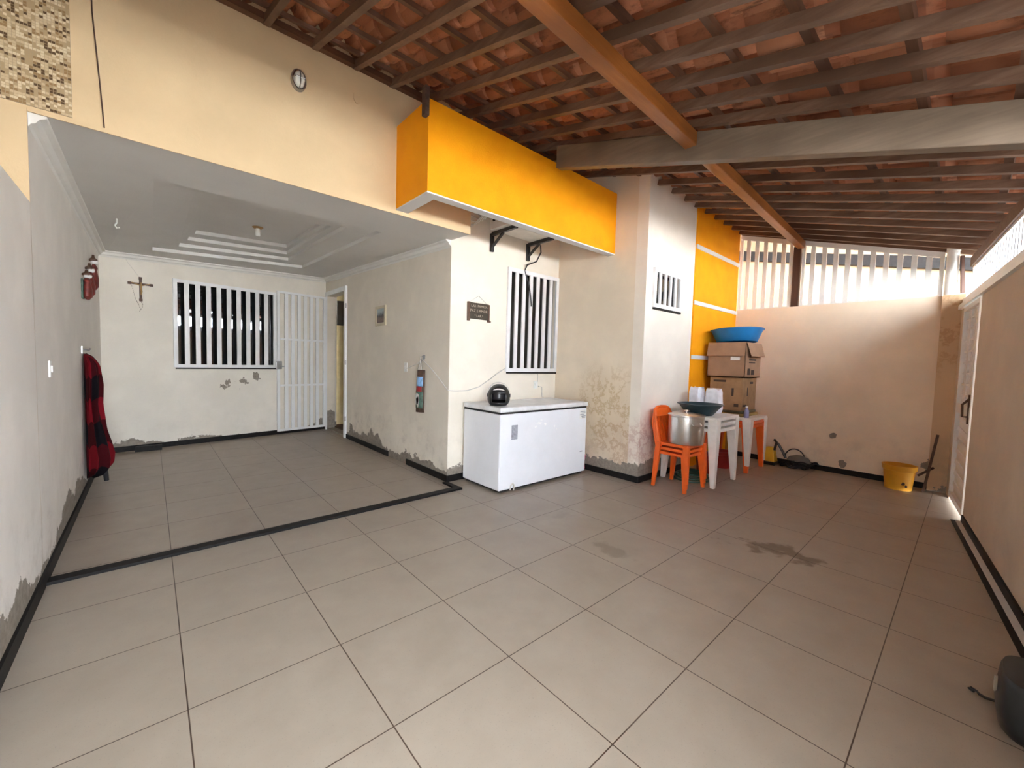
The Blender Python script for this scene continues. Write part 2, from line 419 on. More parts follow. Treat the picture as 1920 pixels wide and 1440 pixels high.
struct('wall_recess_side', wall_holes(FS, 2.035, 6.62, 0, 3.2, .15, [(5.42,6.42,.03,2.62)]), W['side'])
struct('wall_front', wall_holes(FF, 2.5215, 4.52, 0, 4.4, .15, [(3.41,4.31,1.335,2.64)]), W['front'])
struct('wall_return', MB().box(4.36,.77,0,4.51,2.03,4.4), W['return'])
struct('wall_corner', wall_holes(FC, 4.36, 5.6, 0, 4.4, .15, [(4.55,5.17,2.20,2.60)]), W['corner'])
yc = MB().box(5.6,.60,0,7.13,.77,4.4)
struct('wall_corner_yellow', yc, M['yellow'])
for i, z in enumerate((3.11,2.34,1.58,.82)):
    struct('trim_%d' % (i+1), MB().box(5.585,.585,z-.028,7.13,.60,z+.028), M['white_plaster'])
struct('wall_fence', MB().box(7.13,-2.2,0,7.28,.77,2.385), W['fence'])
struct('wall_fence_pier', MB().box(7.06,-1.93,0,7.129,-1.74,2.385), wall_mat('plaster_pier_damp', (.66,.46,.28), peel=(-.02,.14), dirt=.4, texture=.25, stain=[(7.06,-1.83,2.1,.9,(.38,.22,.10))]))
rw = wall_holes(FR, -3.2*KX, 7.3*KX, 0, 2.2, .16, [(5.84*KX,6.82*KX,0,2.2),(-.5*KX,.85*KX,.02,2.2)])
struct('wall_right', rw, W['right'])
tr = MB(); FR.box(tr, -3.2*KX, 7.1*KX, 2.2, 2.25, -.18, .03); FR.box(tr, -3.2*KX, 7.1*KX, 2.25, 2.32, -.16, 0)
struct('trim_5', tr, M['white_pvc'])

# recess ceiling, stepped plaster rectangles
def zc(x, y): return 2.812 + .035*max(0,(y-1.66))*(x+.6)/3.12
cm = MB()
o_ = (-.6,2.52,1.668,6.6); rings = [(-.05,1.84,2.38,5.52), (.22,1.56,2.66,5.22), (.30,1.48,2.9,4.95), (.36,1.42,3.12,4.7)]
def rp(R, dz): x0,x1,y0,y1 = R; return [(x0,y0,zc(x0,y0)+dz),(x1,y0,zc(x1,y0)+dz),(x1,y1,zc(x1,y1)+dz),(x0,y1,zc(x0,y1)+dz)]
dz = 0; prev = rp(o_, 0)
for k, R in enumerate(rings):
    cur = rp(R, dz); up = rp(R, dz+.045)
    cm.add(prev+cur, [(i,(i+1)%4,4+(i+1)%4,4+i) for i in range(4)])
    cm.add(cur+up, [(i,(i+1)%4,4+(i+1)%4,4+i) for i in range(4)])
    dz += .045; prev = up
cm.add(prev, [(0,1,2,3)])
struct('ceiling', cm, M['white_plaster'], solid=.008)
cc = MB()
def crown(mb, a, b, n):     # quarter profile between wall and ceiling, n = into room
    a = Vector(a); b = Vector(b); n = Vector(n); prof = [(0,0),(.075,0),(.072,-.018),(.045,-.03),(.028,-.058),(.01,-.066),(0,-.085)]
    mb.add([tuple(q + n*p + Vector((0,0,h))) for q in (a,b) for p,h in prof], [(i,i+1,8+i,7+i) for i in range(6)] + [tuple(range(7)), tuple(range(13,6,-1))])
crown(cc, (-.6,1.68,zc(-.6,1.68)-.001), (-.6,5.97,zc(-.6,5.97)-.001), (1,0,0))
struct('trim_6', cc, M['crown'])
cc = MB(); crown(cc, (-.6,5.955,zc(-.6,5.96)-.001), (2.52,6.515,zc(2.52,6.5)-.001), (.177,-.984,0)); struct('trim_7', cc, M['crown'])
cc = MB(); crown(cc, (2.52,6.5,zc(2.52,6.5)-.001), (2.52,2.03,zc(2.52,2.03)-.001), (-1,0,0)); struct('trim_8', cc, M['crown'])

# baseboards
def bb(name, fr, a0, a1, h=.075, t=.014):
    mb = MB(); fr.box(mb, a0, a1, 0, h, 0, t); return struct(name, mb, M['black_tile'])
bb('baseboard_left', FL, -2.8, 5.96, .085)
bb('baseboard_back', FB, .0, 3.18)
bb('baseboard_recess_side', FS, 2.02, 3.05); bb('baseboard_recess_side', FS, 3.62, 5.38)
bb('baseboard_front', FF, 2.52, 4.36); bb('baseboard_return', FRt, .62, 2.03); bb('baseboard_corner', FC, 4.36, 5.6); bb('baseboard_fence', FE, -1.74, .6)
bb('baseboard_right', FR, 2.3*KX, 5.83*KX, .07)
mb = MB(); FR.box(mb, -2.5*KX, 5.83*KX, 0, .006, .014, .05); struct('trim_9', mb, M['white_plaster'])
mb = MB(); FR.box(mb, -2.5*KX, 5.83*KX, 0, .004, .05, .082); struct('trim_10', mb, M['black_tile'])
# black threshold strip closing the recess, with its short return to the freezer
mb = MB(); mb.hexa([(-.586,1.64,0),(2.50,1.68,0),(2.50,1.765,0),(-.586,1.725,0),(-.586,1.64,.02),(2.50,1.68,.02),(2.50,1.765,.02),(-.586,1.725,.02)])
mb.box(2.44,1.765,0,2.50,2.0,.018)
struct('trim_11', mb, M['black_tile'])

# ------------------------------------------------------------------ windows
def window(name, fr, a0, a1, z0, z1, nb, d=.03, fw=.05, bw=.05, room=1.2, curtain=False, mg=.4, pane=None):
    mb = MB(); mid = (a0+a1)/2
    for A in ((a0,a0+fw,z0,z1),(a1-fw,a1,z0,z1),(a0+fw,a1-fw,z0,z0+fw),(a0+fw,a1-fw,z1-fw,z1)): fr.box(mb, *A, .0, d)
    f = build(name, mb, M['white_metal']); f['kind'] = 'structure'
    step = (a1-a0-fw)/(nb+1)
    for i in range(nb):
        c = a0+fw/2+step*(i+1); mb = MB(); fr.box(mb, c-bw/2, c+bw/2, z0+fw, z1-fw, .004, d-.006); build('bar', mb, M['white_metal'], f)
    mb = MB()
    if pane: x0_, y0_, z0_, x1_, y1_, z1_ = pane; mb.hexa([(x0_,y0_,z0_),(x1_,y1_,z0_),(x1_,y1_+.006,z0_),(x0_,y0_+.006,z0_),(x0_,y0_,z1_),(x1_,y1_,z1_),(x1_,y1_+.006,z1_),(x0_,y0_+.006,z1_)])
    else: fr.box(mb, a0+.03, a1-.03, z0+.03, z1-.03, -.06, -.054)
    build('pane', mb, M['mirror_glass' if pane else 'glass'], f)
    mb = MB(); fr.box(mb, a0+.02, a1, z0-.022, z0-.002, 0, .03); build('sill', mb, M['black_tile'], f)
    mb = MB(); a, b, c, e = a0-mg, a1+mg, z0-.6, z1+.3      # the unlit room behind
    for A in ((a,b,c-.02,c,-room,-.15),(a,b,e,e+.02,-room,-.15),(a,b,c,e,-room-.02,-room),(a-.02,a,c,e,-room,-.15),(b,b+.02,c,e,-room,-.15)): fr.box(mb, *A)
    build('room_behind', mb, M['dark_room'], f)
    if curtain:
        mb = MB(); mb.grid(lambda u_, v_: fr.p(mid-.02+u_*.36, z0+.02+v_*.62, -.22+.02*math.sin(u_*40)), 40, 4); build('curtain', mb, M['curtain'], f, smooth=True)
    return f
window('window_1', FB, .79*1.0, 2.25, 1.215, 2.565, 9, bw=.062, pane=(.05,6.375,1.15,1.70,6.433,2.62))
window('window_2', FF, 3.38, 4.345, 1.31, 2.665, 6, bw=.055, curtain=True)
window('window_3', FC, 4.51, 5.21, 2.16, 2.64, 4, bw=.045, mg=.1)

# ------------------------------------------------------------------ recess doorway and its barred gate
D = MB(); FS.box(D, 5.34, 5.42, .0, 2.70, 0, .035); FS.box(D, 6.42, 6.46, .0, 2.70, 0, .03); FS.box(D, 5.42, 6.42, 2.62, 2.70, 0, .03)
door = struct('door_1', D, M['white_metal'])
for z in (.35,1.35,2.35):
    mb = MB(); mb.tube([FS.p(5.325, z-.04, .03), FS.p(5.325, z+.04, .03)], .012); build('hinge', mb, M['steel'], door)
mb = MB(); mb.box(2.67,6.75,-.02,4.2,6.8,3.2).box(4.2,4.9,-.02,4.25,6.8,3.2).box(2.67,4.9,-.02,4.25,4.95,3.2).box(2.67,4.9,3.2,4.25,6.8,3.25)
build('passage_walls', mb, M['inner'], door)
mb = MB(); mb.box(2.8,6.70,2.10,3.8,6.75,2.6); build('vent', mb, M['dark_room'], door)
mb = MB(); mb.box(2.67,4.95,.0,4.2,6.75,.03); build('step', mb, M['rust'], door)
# gate leaf folded back on the rear wall
g = thing('barred_gate', 'tall white barred metal gate folded open flat against the back wall', 'gate', FB.p(2.7,.04,.09))
ga, gb, gz0, gz1 = 2.235, 3.12, .06, 2.60
mb = MB()
for A in ((ga,ga+.045,gz0,gz1),(gb-.045,gb,gz0,gz1),(ga+.045,gb-.045,gz0,gz0+.04),(ga+.045,gb-.045,gz1-.04,gz1)): FB.box(mb, *A, .07, .10)
build('gate_frame', mb, M['white_metal'], g)
for z in (.90,1.74):
    mb = MB(); FB.box(mb, ga+.045, gb-.045, z-.018, z+.018, .096, .108); build('cross_rail', mb, M['white_metal'], g)
for i in range(6):
    c = ga+.045+ (gb-ga-.09)*(i+1)/7; mb = MB(); FB.box(mb, c-.03, c+.03, gz0+.04, gz1-.04, .075, .096); build('bar', mb, M['white_metal'], g)
mb = MB(); FB.box(mb, ga-.03, ga+.07, 1.20, 1.34, .10, .125); lk = build('lock', mb, M['steel'], g, bevel=.006)
mb = MB(); FB.box(mb, ga+.06, ga+.10, 1.235, 1.255, .125, .145); build('bolt_knob', mb, M['steel'], lk)

# ------------------------------------------------------------------ gate door in the right wall
D = MB(); a0, a1 = 5.86*KX, 6.80*KX
for A in ((a0,a0+.05,.04,2.19),(a1-.05,a1,.04,2.19),(a0+.05,a1-.05,2.14,2.19),(a0+.05,a1-.05,.04,.10),(a0+.05,a1-.05,1.02,1.12)): FR.box(D, *A, -.06, .01)
dr = struct('door_2', D, M['white_metal'])
mb = MB(); FR.box(mb, a0+.05, a1-.05, .10, 1.02, -.045, -.025)
build('lower_panel', mb, M['white_pvc'], dr)
for i in range(7):
    mb = MB(); z = .14+i*.125; P = FR.p
    b0, b1 = a0+.07, a1-.07
    mb.hexa([P(b0,z,-.01),P(b1,z+.05,-.01),P(b1,z+.05,-.026),P(b0,z,-.026),P(b0,z+.045,-.016),P(b1,z+.095,-.016),P(b1,z+.095,-.026),P(b0,z+.045,-.026)]); build('embossed_rib', mb, M['white_metal'], dr)
mb = MB(); FR.box(mb, a0+.05, a1-.05, 1.12, 2.14, -.05, -.04); build('upper_panel', mb, M['white_pvc'], dr)
for k in range(5):
    c = a0+.05+(a1-a0-.1)*(k+.5)/5
    mb = MB(); FR.box(mb, c-.05, c+.05, 1.12, 2.14, -.04, -.012) if k % 2 else FR.box(mb, c-.02, c+.02, 1.12, 2.14, -.04, -.02); build('slat', mb, M['white_metal'], dr)
for i in range(8):
    mb = MB(); z = 1.2+i*.12; FR.box(mb, a0+.05, a1-.05, z, z+.02, -.038, -.015); build('rung', mb, M['white_metal'], dr)
mb = MB(); mb.tube([FR.p(a0+.10,1.02,.01),FR.p(a0+.10,1.02,.05),FR.p(a0+.10,1.14,.055),FR.p(a0+.10,1.20,.01)], .010); FR.box(mb, a0+.075, a0+.125, .95, 1.24, .008, .016)
build('door_handle', mb, M['rust'], dr, smooth=True)

# wide barred street gate behind the camera
D = MB(); a0, a1 = -.5*KX, .85*KX
for A in ((a0,a0+.05,.04,2.18),(a1-.05,a1,.04,2.18),((a0+a1)/2-.03,(a0+a1)/2+.03,.04,2.18),(a0,a1,2.13,2.18),(a0,a1,.04,.09)): FR.box(D, *A, -.08, -.04)
sg3 = struct('door_3_added', D, M['white_metal'])
for i in range(13):
    c = a0+.05+(a1-a0-.1)*(i+.5)/13; mb = MB(); FR.box(mb, c-.010, c+.010, .09, 2.13, -.07, -.05); build('bar', mb, M['white_metal'], sg3)
# ------------------------------------------------------------------ grilles over the walls
gr = thing('fence_grille', 'white sloping barred grille on top of the wall beside the yellow pillar', 'grille', (7.2,.25,2.39))
def roofz(y): return 3.43+.295*y
def slope_rail(mb, ya, yb, za, zb, w0=7.16, w1=7.2): mb.hexa([(w0,ya,za[0]),(w1,ya,za[0]),(w1,yb,zb[0]),(w0,yb,zb[0]),(w0,ya,za[1]),(w1,ya,za[1]),(w1,yb,zb[1]),(w0,yb,zb[1])])
def fence_panel(par, ya, yb, nb):
    mb = MB(); ta, tb = roofz(ya)+.0, roofz(yb)+.0
    slope_rail(mb, ya, yb, (ta-.07,ta), (tb-.07,tb)); slope_rail(mb, ya, yb, (2.385,2.405), (2.385,2.405))
    mb.box(7.16,ya,2.405,7.2,ya+.04,ta-.06).box(7.16,yb-.04,2.405,7.2,yb,tb-.08)
    build('grille_frame', mb, M['white_pvc'], par)
    for i in range(nb):
        y = ya + (yb-ya)*(i+1)/(nb+1); w = .027; mb = MB(); t_ = roofz(y)-.07
        mb.hexa([(7.165,y-w,2.405),(7.195,y-w,2.405),(7.195,y+w,2.405),(7.165,y+w,2.405),(7.165,y-w,t_-.01),(7.195,y-w,t_-.01),(7.195,y+w,t_+.01),(7.165,y+w,t_+.01)])
        build('bar', mb, M['white_pvc'], par)
fence_panel(gr, -.14, .60, 5)
gr2 = thing('fence_grille', 'longer white barred grille on the wall right of the brown post', 'grille', (7.2,-1,2.39))
fence_panel(gr2, -1.73, -.26, 10)
po = build('wooden_post', MB().box(7.14,-.245,2.386,7.21,-.155,roofz(-.2)-.10), M['dark_wood']); tag(po, 'dark brown wooden post standing on the wall between the two white grilles', 'post')
pp = build('white_pipe', MB().lathe([(.055,0),(.055,.52),(.06,.52),(.06,.56),(.0,.56)], (7.12,-1.80,2.386), 20), M['white_pvc'], smooth=True); tag(pp, 'thick white pipe rising from the wall corner to the roof', 'pipe')
st = MB(); st.beam((7.09,-1.875,2.84),(7.10,-1.90,2.402),.03,.03); st = build('wooden_stake', st, M['dark_wood']); tag(st, 'thin dark strip of wood leaning in the wall corner under the roof', 'stick')

rg = thing('wall_grille', 'long white barred grille on the right wall with bright sky behind', 'grille', FR.p(2,2.32,-.05))
mb = MB(); FR.box(mb, -2.6*KX, 6.98*KX, 2.32, 2.345, -.09, -.05); FR.box(mb, -2.6*KX, 6.98*KX, 2.655, 2.68, -.09, -.05); FR.box(mb, 6.94*KX, 6.98*KX, 2.345, 2.655, -.09, -.05)
build('grille_frame', mb, M['white_metal'], rg)
for i in range(88):
    a = (6.86-i*.107)*KX; mb = MB(); FR.box(mb, a-.014, a+.014, 2.345, 2.655, -.076, -.064); build('bar', mb, M['grille_shaded'], rg)

# ------------------------------------------------------------------ roof
rf = thing('tiled_roof', 'sloping carport roof of clay tiles on dark wooden rafters and beams', 'roof', (3,-.5,3.2))
nrm = Vector((0,-.295,1)).normalized()
def rline(x0, y0, x1, y1, w=.045, h=.06, m='rafter', nm='rafter', off=0):
    mb = MB(); a = Vector((x0,y0,roofz(y0)+off))+nrm*h/2; b = Vector((x1,y1,roofz(y1)+off))+nrm*h/2; mb.beam(a, b, w, h, nrm); return build(nm, mb, M[m], rf)
# (X at Y=-2.1, X at upper end)
low = [-1.4,-1.05,-.72,-.40,-.08,.25,.60,.93,1.26,1.60,1.86,2.12,2.37,2.62,2.92,3.30,3.60,3.92,4.24,4.58,4.92,5.22,5.53,5.86,6.2,6.53,6.86,7.2]
upx = [-1.4,-1.05,-.72,-.40,-.08,.25,.60,.94,1.27,1.60,1.94,2.32,2.66,3.02,3.30,3.60,3.92,4.19,4.50,4.84,5.18,5.48,5.80,6.12,6.45,6.77,7.08,7.2]
for a, b in zip(low, upx):
    ye = 1.66 if b < 2.52 else (2.03 if b < 4.36 else .60)
    yq = ye
    rline(a, -2.52, b + (0), yq)
bw, bh = .045, .03
ys = [-2.45+.36*i for i in range(13)]
for y in ys:
    x1 = 7.3 if y < .6 else 4.36
    if y > 1.66: continue
    mb = MB(); a = Vector((-1.6,y,roofz(y)))+nrm*(.06+bh/2); b = Vector((x1,y,roofz(y)))+nrm*(.06+bh/2); mb.beam(a, b, bw, bh, nrm); build('batten', mb, M['batten'], rf)
tm = MB(); px = .2; nx = 14
def tilez(x, frac, y):
    ph = (x/px) % 1.0
    zz = .045*abs(math.sin(PI*ph*1.0))**.8 if ph < .62 else -.012
    if ph < .62: zz = -.052*math.sin(PI*ph/.62)**.8
    else: zz = .02+.05*math.sin(PI*(ph-.62)/.38)
    return roofz(y)+.145+zz+.026*(1-frac)
def tiles(x0, x1, ylo, yhi):
    n = int(round((x1-x0)/px*nx)); rows = math.ceil((yhi-ylo)/.36)
    for rI in range(rows):
        ya = ylo+rI*.36; yb = ya+.40
        vs = []
        jit = [random.uniform(-.008,.008) for _ in range(int((x1-x0)/px)+2)]
        for (yy, fr_) in ((ya,0),((ya+yb)/2,.5),(yb,1)):
            for i in range(n+1):
                x = x0+i*px/nx; vs.append((x, yy + jit[int((x-x0)/px)], tilez(x, fr_, yy)))
        tm.add(vs, [(k*(n+1)+i, k*(n+1)+i+1, (k+1)*(n+1)+i+1, (k+1)*(n+1)+i) for k in range(2) for i in range(n)])
tiles(-1.6, 4.4, -2.62, 2.06); tiles(4.4, 7.4, -2.62, .62)
build('tile_covering', tm, M['tile'], rf, smooth=True, solid=.012)
# main beam under the rafters, purlin, wall plate
bm = MB()
def bz(y): return 3.20+.29*y
X0 = 3.13; bm.hexa([(X0,1.0,bz(1.0)),(X0+.09,1.0,bz(1.0)),(X0+.09,-2.62,bz(-2.62)),(X0,-2.62,bz(-2.62)),(X0,1.0,roofz(1.0)-.004),(X0+.09,1.0,roofz(1.0)-.004),(X0+.09,-2.62,roofz(-2.62)-.004),(X0,-2.62,roofz(-2.62)-.004)])
build('main_beam', bm, M['beam'], rf, bevel=.006)
pu = MB(); pu.hexa([(-1.6,-.73,3.105),(7.18,-.29,3.235),(7.18,-.20,3.235),(-1.6,-.63,3.105),(-1.6,-.73,3.212),(7.18,-.29,3.338),(7.18,-.20,3.338),(-1.6,-.63,3.212)])
build('purlin', pu, M['purlin'], rf, bevel=.006)
wp = MB(); FR.box(wp, -2.7*KX, 7.0*KX, 2.68, 2.79, -.11, -.03); build('wall_plate', wp, M['rafter'], rf)
fb = MB(); fb.box(-1.6,1.60,roofz(1.6)+.02,2.0,1.655,roofz(1.6)+.07); build('ledger', fb, M['batten'], rf)

# ------------------------------------------------------------------ yellow box around the air conditioner
yb_ = thing('yellow_box_canopy', 'bright yellow plastered box canopy jutting from the house wall above the barred window', 'canopy', (3,1.1,2.84))
def bx(x0,y0,z0,x1,y1,z1): return MB().box(x0,y0,z0,x1,y1,z1)
build('front_panel', bx(1.66,1.08,2.85,4.358,1.18,3.60), M['yellow'], yb_)
build('side_panel', bx(1.66,1.18,2.85,1.78,1.66,3.60), M['yellow'], yb_)
wm = MB().box(1.66,1.08,2.838,4.358,1.18,2.85).box(1.66,1.18,2.838,1.78,1.66,2.85); build('white_underside', wm, M['white_plaster'], yb_)['label'] = 'white painted underside edge'
flash = MB().box(1.62,1.06,3.45,1.657,1.12,3.68); tag(build('dark_flashing', flash, M['rust']), 'small dark strip hanging at the upper corner of the yellow box', 'flashing')

# air conditioner and brackets
ac = thing('air_conditioner', 'beige outdoor air conditioner unit tucked above the window inside the yellow box', 'air conditioner', (3.4,1.7,3.02))
build('case', bx(3.02,1.62,3.03,3.86,1.95,3.58), M['ac'], ac, bevel=.01)
mb = MB().lathe([(.22,0),(.22,.012),(.0,.012)], (0,0,0), 28); mb.v = [(3.32+a, 1.608-c, 3.31+b) for a,b,c in mb.v]; build('fan_guard', mb, M['black_metal'], ac)
mb = MB()
for y in (1.68,1.74,1.80,1.86): mb.box(3.004,y,3.12,3.02,y+.03,3.5)
build('side_vent', mb, M['black_metal'], ac)
def bracket(x, lab):
    b = thing('wall_bracket', lab, 'bracket', (x,2.0,2.85))
    build('upright', bx(x-.022,1.995,2.80,x+.022,2.03,3.02), M['black_metal'], b)
    m_ = MB().box(x-.02,1.56,2.99,x+.02,2.0,3.03); build('arm', m_, M['black_metal'], b)
    m_ = MB().beam((x,2.0,2.86),(x,1.80,2.99),.03,.02); build('brace', m_, M['black_metal'], b)
bracket(3.10, 'black metal bracket under the air conditioner, nearer the recess')
bracket(3.72, 'black metal bracket under the air conditioner, nearer the window corner')
wb = MB()
for i in range(5): wb.tube([(2.66+.04*i,2.02,2.98+.06*i),(2.72+.045*i,1.9,3.0+.03*i),(2.78+.03*i,1.78-.02*i,3.12+.04*i),(2.86+.02*i,1.7,3.3)], .006, 6)
tag(build('cable_bundle', wb, M['cable'], smooth=True), 'tangle of pale cables beside the air conditioner', 'cable')
c1 = MB().tube([(3.74,1.8,2.97),(3.80,1.85,2.90),(3.82,1.95,2.80),(3.70,2.0,2.74),(3.66,2.005,2.66),(3.72,1.985,2.50),(3.76,1.985,2.35),(3.79,1.99,2.2)], .009, 8)
tag(build('hanging_cable', c1, M['black_cable'], smooth=True), 'dark crooked cable hanging from the bracket down over the window bars', 'cable')

# ------------------------------------------------------------------ fittings on walls
lp = thing('bulkhead_lamp', 'oval bulkhead lamp with wire guard high on the cream facade', 'lamp', FA.p(.82,3.62,.0))
def oval(fr, a, z, ra, rz, prof, n=28):
    mb = MB(); vs = []
    for k, d in prof:
        for i in range(n): t_ = 2*PI*i/n; vs.append(fr.p(a+ra*k*math.cos(t_), z+rz*k*math.sin(t_), d))
    L = len(prof); fs = [(j*n+i, j*n+(i+1)%n, (j+1)*n+(i+1)%n, (j+1)*n+i) for j in range(L-1) for i in range(n)] + [tuple((L-1)*n+i for i in range(n))]
    mb.add(vs, fs); return mb
build('lamp_base', oval(FA,.82,3.62,.056,.082,[(1,0),(1,.025),(.92,.034),(.8,.034),(.8,.02)]), M['steel'], lp, smooth=True)
build('lamp_glass', oval(FA,.82,3.62,.042,.064,[(1,.02),(.95,.045),(.75,.062),(.35,.07)]), M['lampglass'], lp, smooth=True)
mb = MB(); mb.tube([FA.p(.82,3.55,.03),FA.p(.82,3.57,.075),FA.p(.82,3.67,.075),FA.p(.82,3.69,.03)], .004, 6); mb.tube([FA.p(.775,3.62,.03),FA.p(.79,3.62,.072),FA.p(.85,3.62,.072),FA.p(.865,3.62,.03)], .004, 6); build('wire_guard', mb, M['steel'], lp)
cv = build('blank_cover', oval(FA,1.29,3.70,.035,.055,[(1,0),(1,.006)]), W['facade']); tag(cv, 'faint oval blank cover painted over on the facade', 'cover plate')
cb = MB().tube([(-.33,1.655,4.2),(-.325,1.652,3.5),(-.30,1.655,3.1),(-.285,1.655,2.83)], .004, 6); tag(build('thin_cable', cb, M['rust']), 'thin dark cable running down the facade beside the mosaic', 'cable')

cl = thing('ceiling_lamp_socket', 'small white ceiling lamp socket with a beige rose in the stepped ceiling', 'lamp', (.93,3.95,3.0))
zt = zc(.93,3.95)+.18
build('ceiling_rose', MB().lathe([(.0,0),(.045,-.0),(.06,.012),(.06,.016)], (.93,3.95,zt-.026), 24, caps=False), M['gold'], cl, smooth=True)
build('socket', MB().lathe([(.018,-.10),(.026,-.09),(.026,-.02),(.02,0)], (.93,3.95,zt-.02), 20), M['white_pvc'], cl, smooth=True)
hz = zc(-.32,3.9); hk = MB().tube([(-.33,3.94,hz),(-.33,3.94,hz-.05),(-.345,3.94,hz-.08),(-.33,3.93,hz-.11),(-.31,3.92,hz-.10)], .007, 8)
tag(build('ceiling_hook', hk, M['white_pvc'], smooth=True), 'white hook hanging from the recess ceiling near the left wall', 'hook')

def plate(name, lab, fr, a, z, w, h, cat='switch', knob='rocker', kw=.02):
    t_ = thing(name, lab, cat, fr.p(a,z,0)); m_ = MB(); fr.box(m_, a-w/2, a+w/2, z-h/2, z+h/2, 0, .010); build('plate', m_, M['white_pvc'], t_, bevel=.002)
    m_ = MB(); fr.box(m_, a-kw/2, a+kw/2, z-.022, z+.022, .010, .018); build(knob, m_, M['label'], t_); return t_
plate('light_switch', 'white light switch on the left wall in front of the hanging plaid cloth', FL, 2.07, 1.31, .06, .11)
plate('light_switch', 'white light switch on the recess side wall beside the hanging painted tile', FS, 3.10, 1.33, .075, .12)
plate('wall_socket', 'white wall socket above the freezer with a cord plugged in', FF, 3.95, 1.13, .075, .10, 'socket', 'plug', .035)
c2 = MB().tube([(3.98,2.02,1.30),(3.98,2.02,1.17)], .006, 6).tube([(3.97,1.99,1.11),(4.04,1.99,1.10),(4.05,1.99,.96),(4.06,1.97,.955)], .007, 6)
tag(build('freezer_cord', c2, M['cable']), 'white power cord dropping from the wall socket behind the freezer', 'cord')
c3 = [(2.512,2.66,1.44)]; 
for i in range(9): t_ = i/8; c3.append((2.508, 2.62-.58*t_, 1.43-.34*t_*1.0+.02*math.sin(t_*PI)))
c3 += [(2.50,2.02,1.09),(2.60,2.018,1.08),(2.78,2.018,1.08),(2.95,2.018,1.12),(3.1,2.018,1.20),(3.25,2.018,1.29),(3.38,2.015,1.36)]
tag(build('wall_cable', MB().tube(c3, .006, 6), M['cable'], smooth=True), 'thin pale cable sagging around the wall corner to the barred window', 'cable')
hk = MB(); FS.box(hk, 2.59, 2.635, 1.44, 1.50, 0, .012); hk.tube([FS.p(2.612,1.485,.012),FS.p(2.612,1.475,.05),FS.p(2.612,1.445,.055),FS.p(2.612,1.43,.03)], .006, 8); hk.tube([FS.p(2.70,1.395,.005),FS.p(2.66,1.43,.012),FS.p(2.67,1.39,.012)], .005, 6)
tag(build('wall_hook', hk, M['steel'], smooth=True), 'metal wall hook above the hanging painted tile', 'hook')
c4 = MB().tube([FS.p(3.06,1.315,.008),FS.p(2.9,1.355,.008),FS.p(2.75,1.39,.008),FS.p(2.67,1.42,.02)], .005, 6); tag(build('string', c4, M['cable']), 'string stretched from the light switch to the wall hook', 'string')

# hanging painted roof tile
ht = thing('painted_roof_tile', 'long hanging clay roof tile painted with blue sky and a white animal', 'decoration', FS.p(2.69,.78,0))
def tsurf(a0,a1,z0,z1,w0=.085,w1=.07,ex=0):
    mb = MB(); zc0, zc1 = .765, 1.31
    def f(u_, v_):
        z = z0+(z1-z0)*v_; k = (z-zc0)/(zc1-zc0); w = w0+(w1-w0)*k; c = 2.665-.02*k; s_ = a0+(a1-a0)*u_
        return FS.p(c + w*math.sin(s_*PI/2), z, .008+ex+.05*math.cos(s_*PI/2))
    mb.grid(f, 14, 8); return mb
build('tile_body', tsurf(-1,1,.765,1.31), M['rust'], ht, smooth=True, solid=.01)
build('painted_sky', tsurf(-.9,.9,1.10,1.22,ex=.008), M['art_blue'], ht, smooth=True, solid=.002)
build('painted_roof_patch', tsurf(-.6,.8,1.03,1.10,ex=.0085), M['art_red'], ht, smooth=True, solid=.002)
build('painted_field', tsurf(-.85,.9,.82,1.03,ex=.008), M['art_green'], ht, smooth=True, solid=.002)
mb = MB()
for (a, z, ra, rz) in ((2.65,.965,.045,.045),(2.635,.92,.035,.05),(2.665,.90,.03,.04),(2.63,.88,.02,.05)):
    n = 14; vs = [FS.p(a+ra*math.cos(2*PI*i/n), z+rz*math.sin(2*PI*i/n), .073) for i in range(n)]; mb.add(vs, [tuple(range(n))])
build('painted_animal', mb, M['art_white'], ht, solid=.003)
mb = MB().tube([FS.p(2.625,1.31,.03),FS.p(2.65,1.42,.03),FS.p(2.72,1.31,.03)], .004, 6); build('cord', mb, M['cable'], ht)

# small framed picture
fp = thing('framed_picture', 'small cream framed picture of a dark landscape on the recess side wall', 'picture', FS.p(3.87,1.92,0))
A0, A1, Z0, Z1 = 3.70, 4.10, 1.93, 2.23
A0, A1 = 3.74,4.10
mb = MB()
for A in ((A0,A0+.05,Z0,Z1),(A1-.05,A1,Z0,Z1),(A0+.05,A1-.05,Z0,Z0+.045),(A0+.05,A1-.05,Z1-.045,Z1)): FS.box(mb, *A, 0, .02)
build('frame', mb, mat('cream_frame', (.60,.53,.38), .6), fp, bevel=.004)
tl = NT('landscape_print'); xx, yy, zz = tl.xyz()
tl.col(tl.ramp(tl.m('ADD', tl.m('SUBTRACT', zz, 1.95), tl.m('MULTIPLY', tl.m('SUBTRACT', tl.noise(25), .5), .12)), [(0,(.06,.03,.025)),(.08,(.16,.10,.07)),(.13,(.02,.012,.008)),(.20,(.35,.42,.42))])); tl.b.inputs['Roughness'].default_value = .3
mb = MB(); FS.box(mb, A0+.05, A1-.05, Z0+.045, Z1-.045, 0, .012); build('print', mb, tl.mat, fp)
mb = MB().tube([FS.p(3.92,2.23,.006),FS.p(3.92,2.31,.004)], .003, 6); build('hanging_wire', mb, M['cable'], fp)

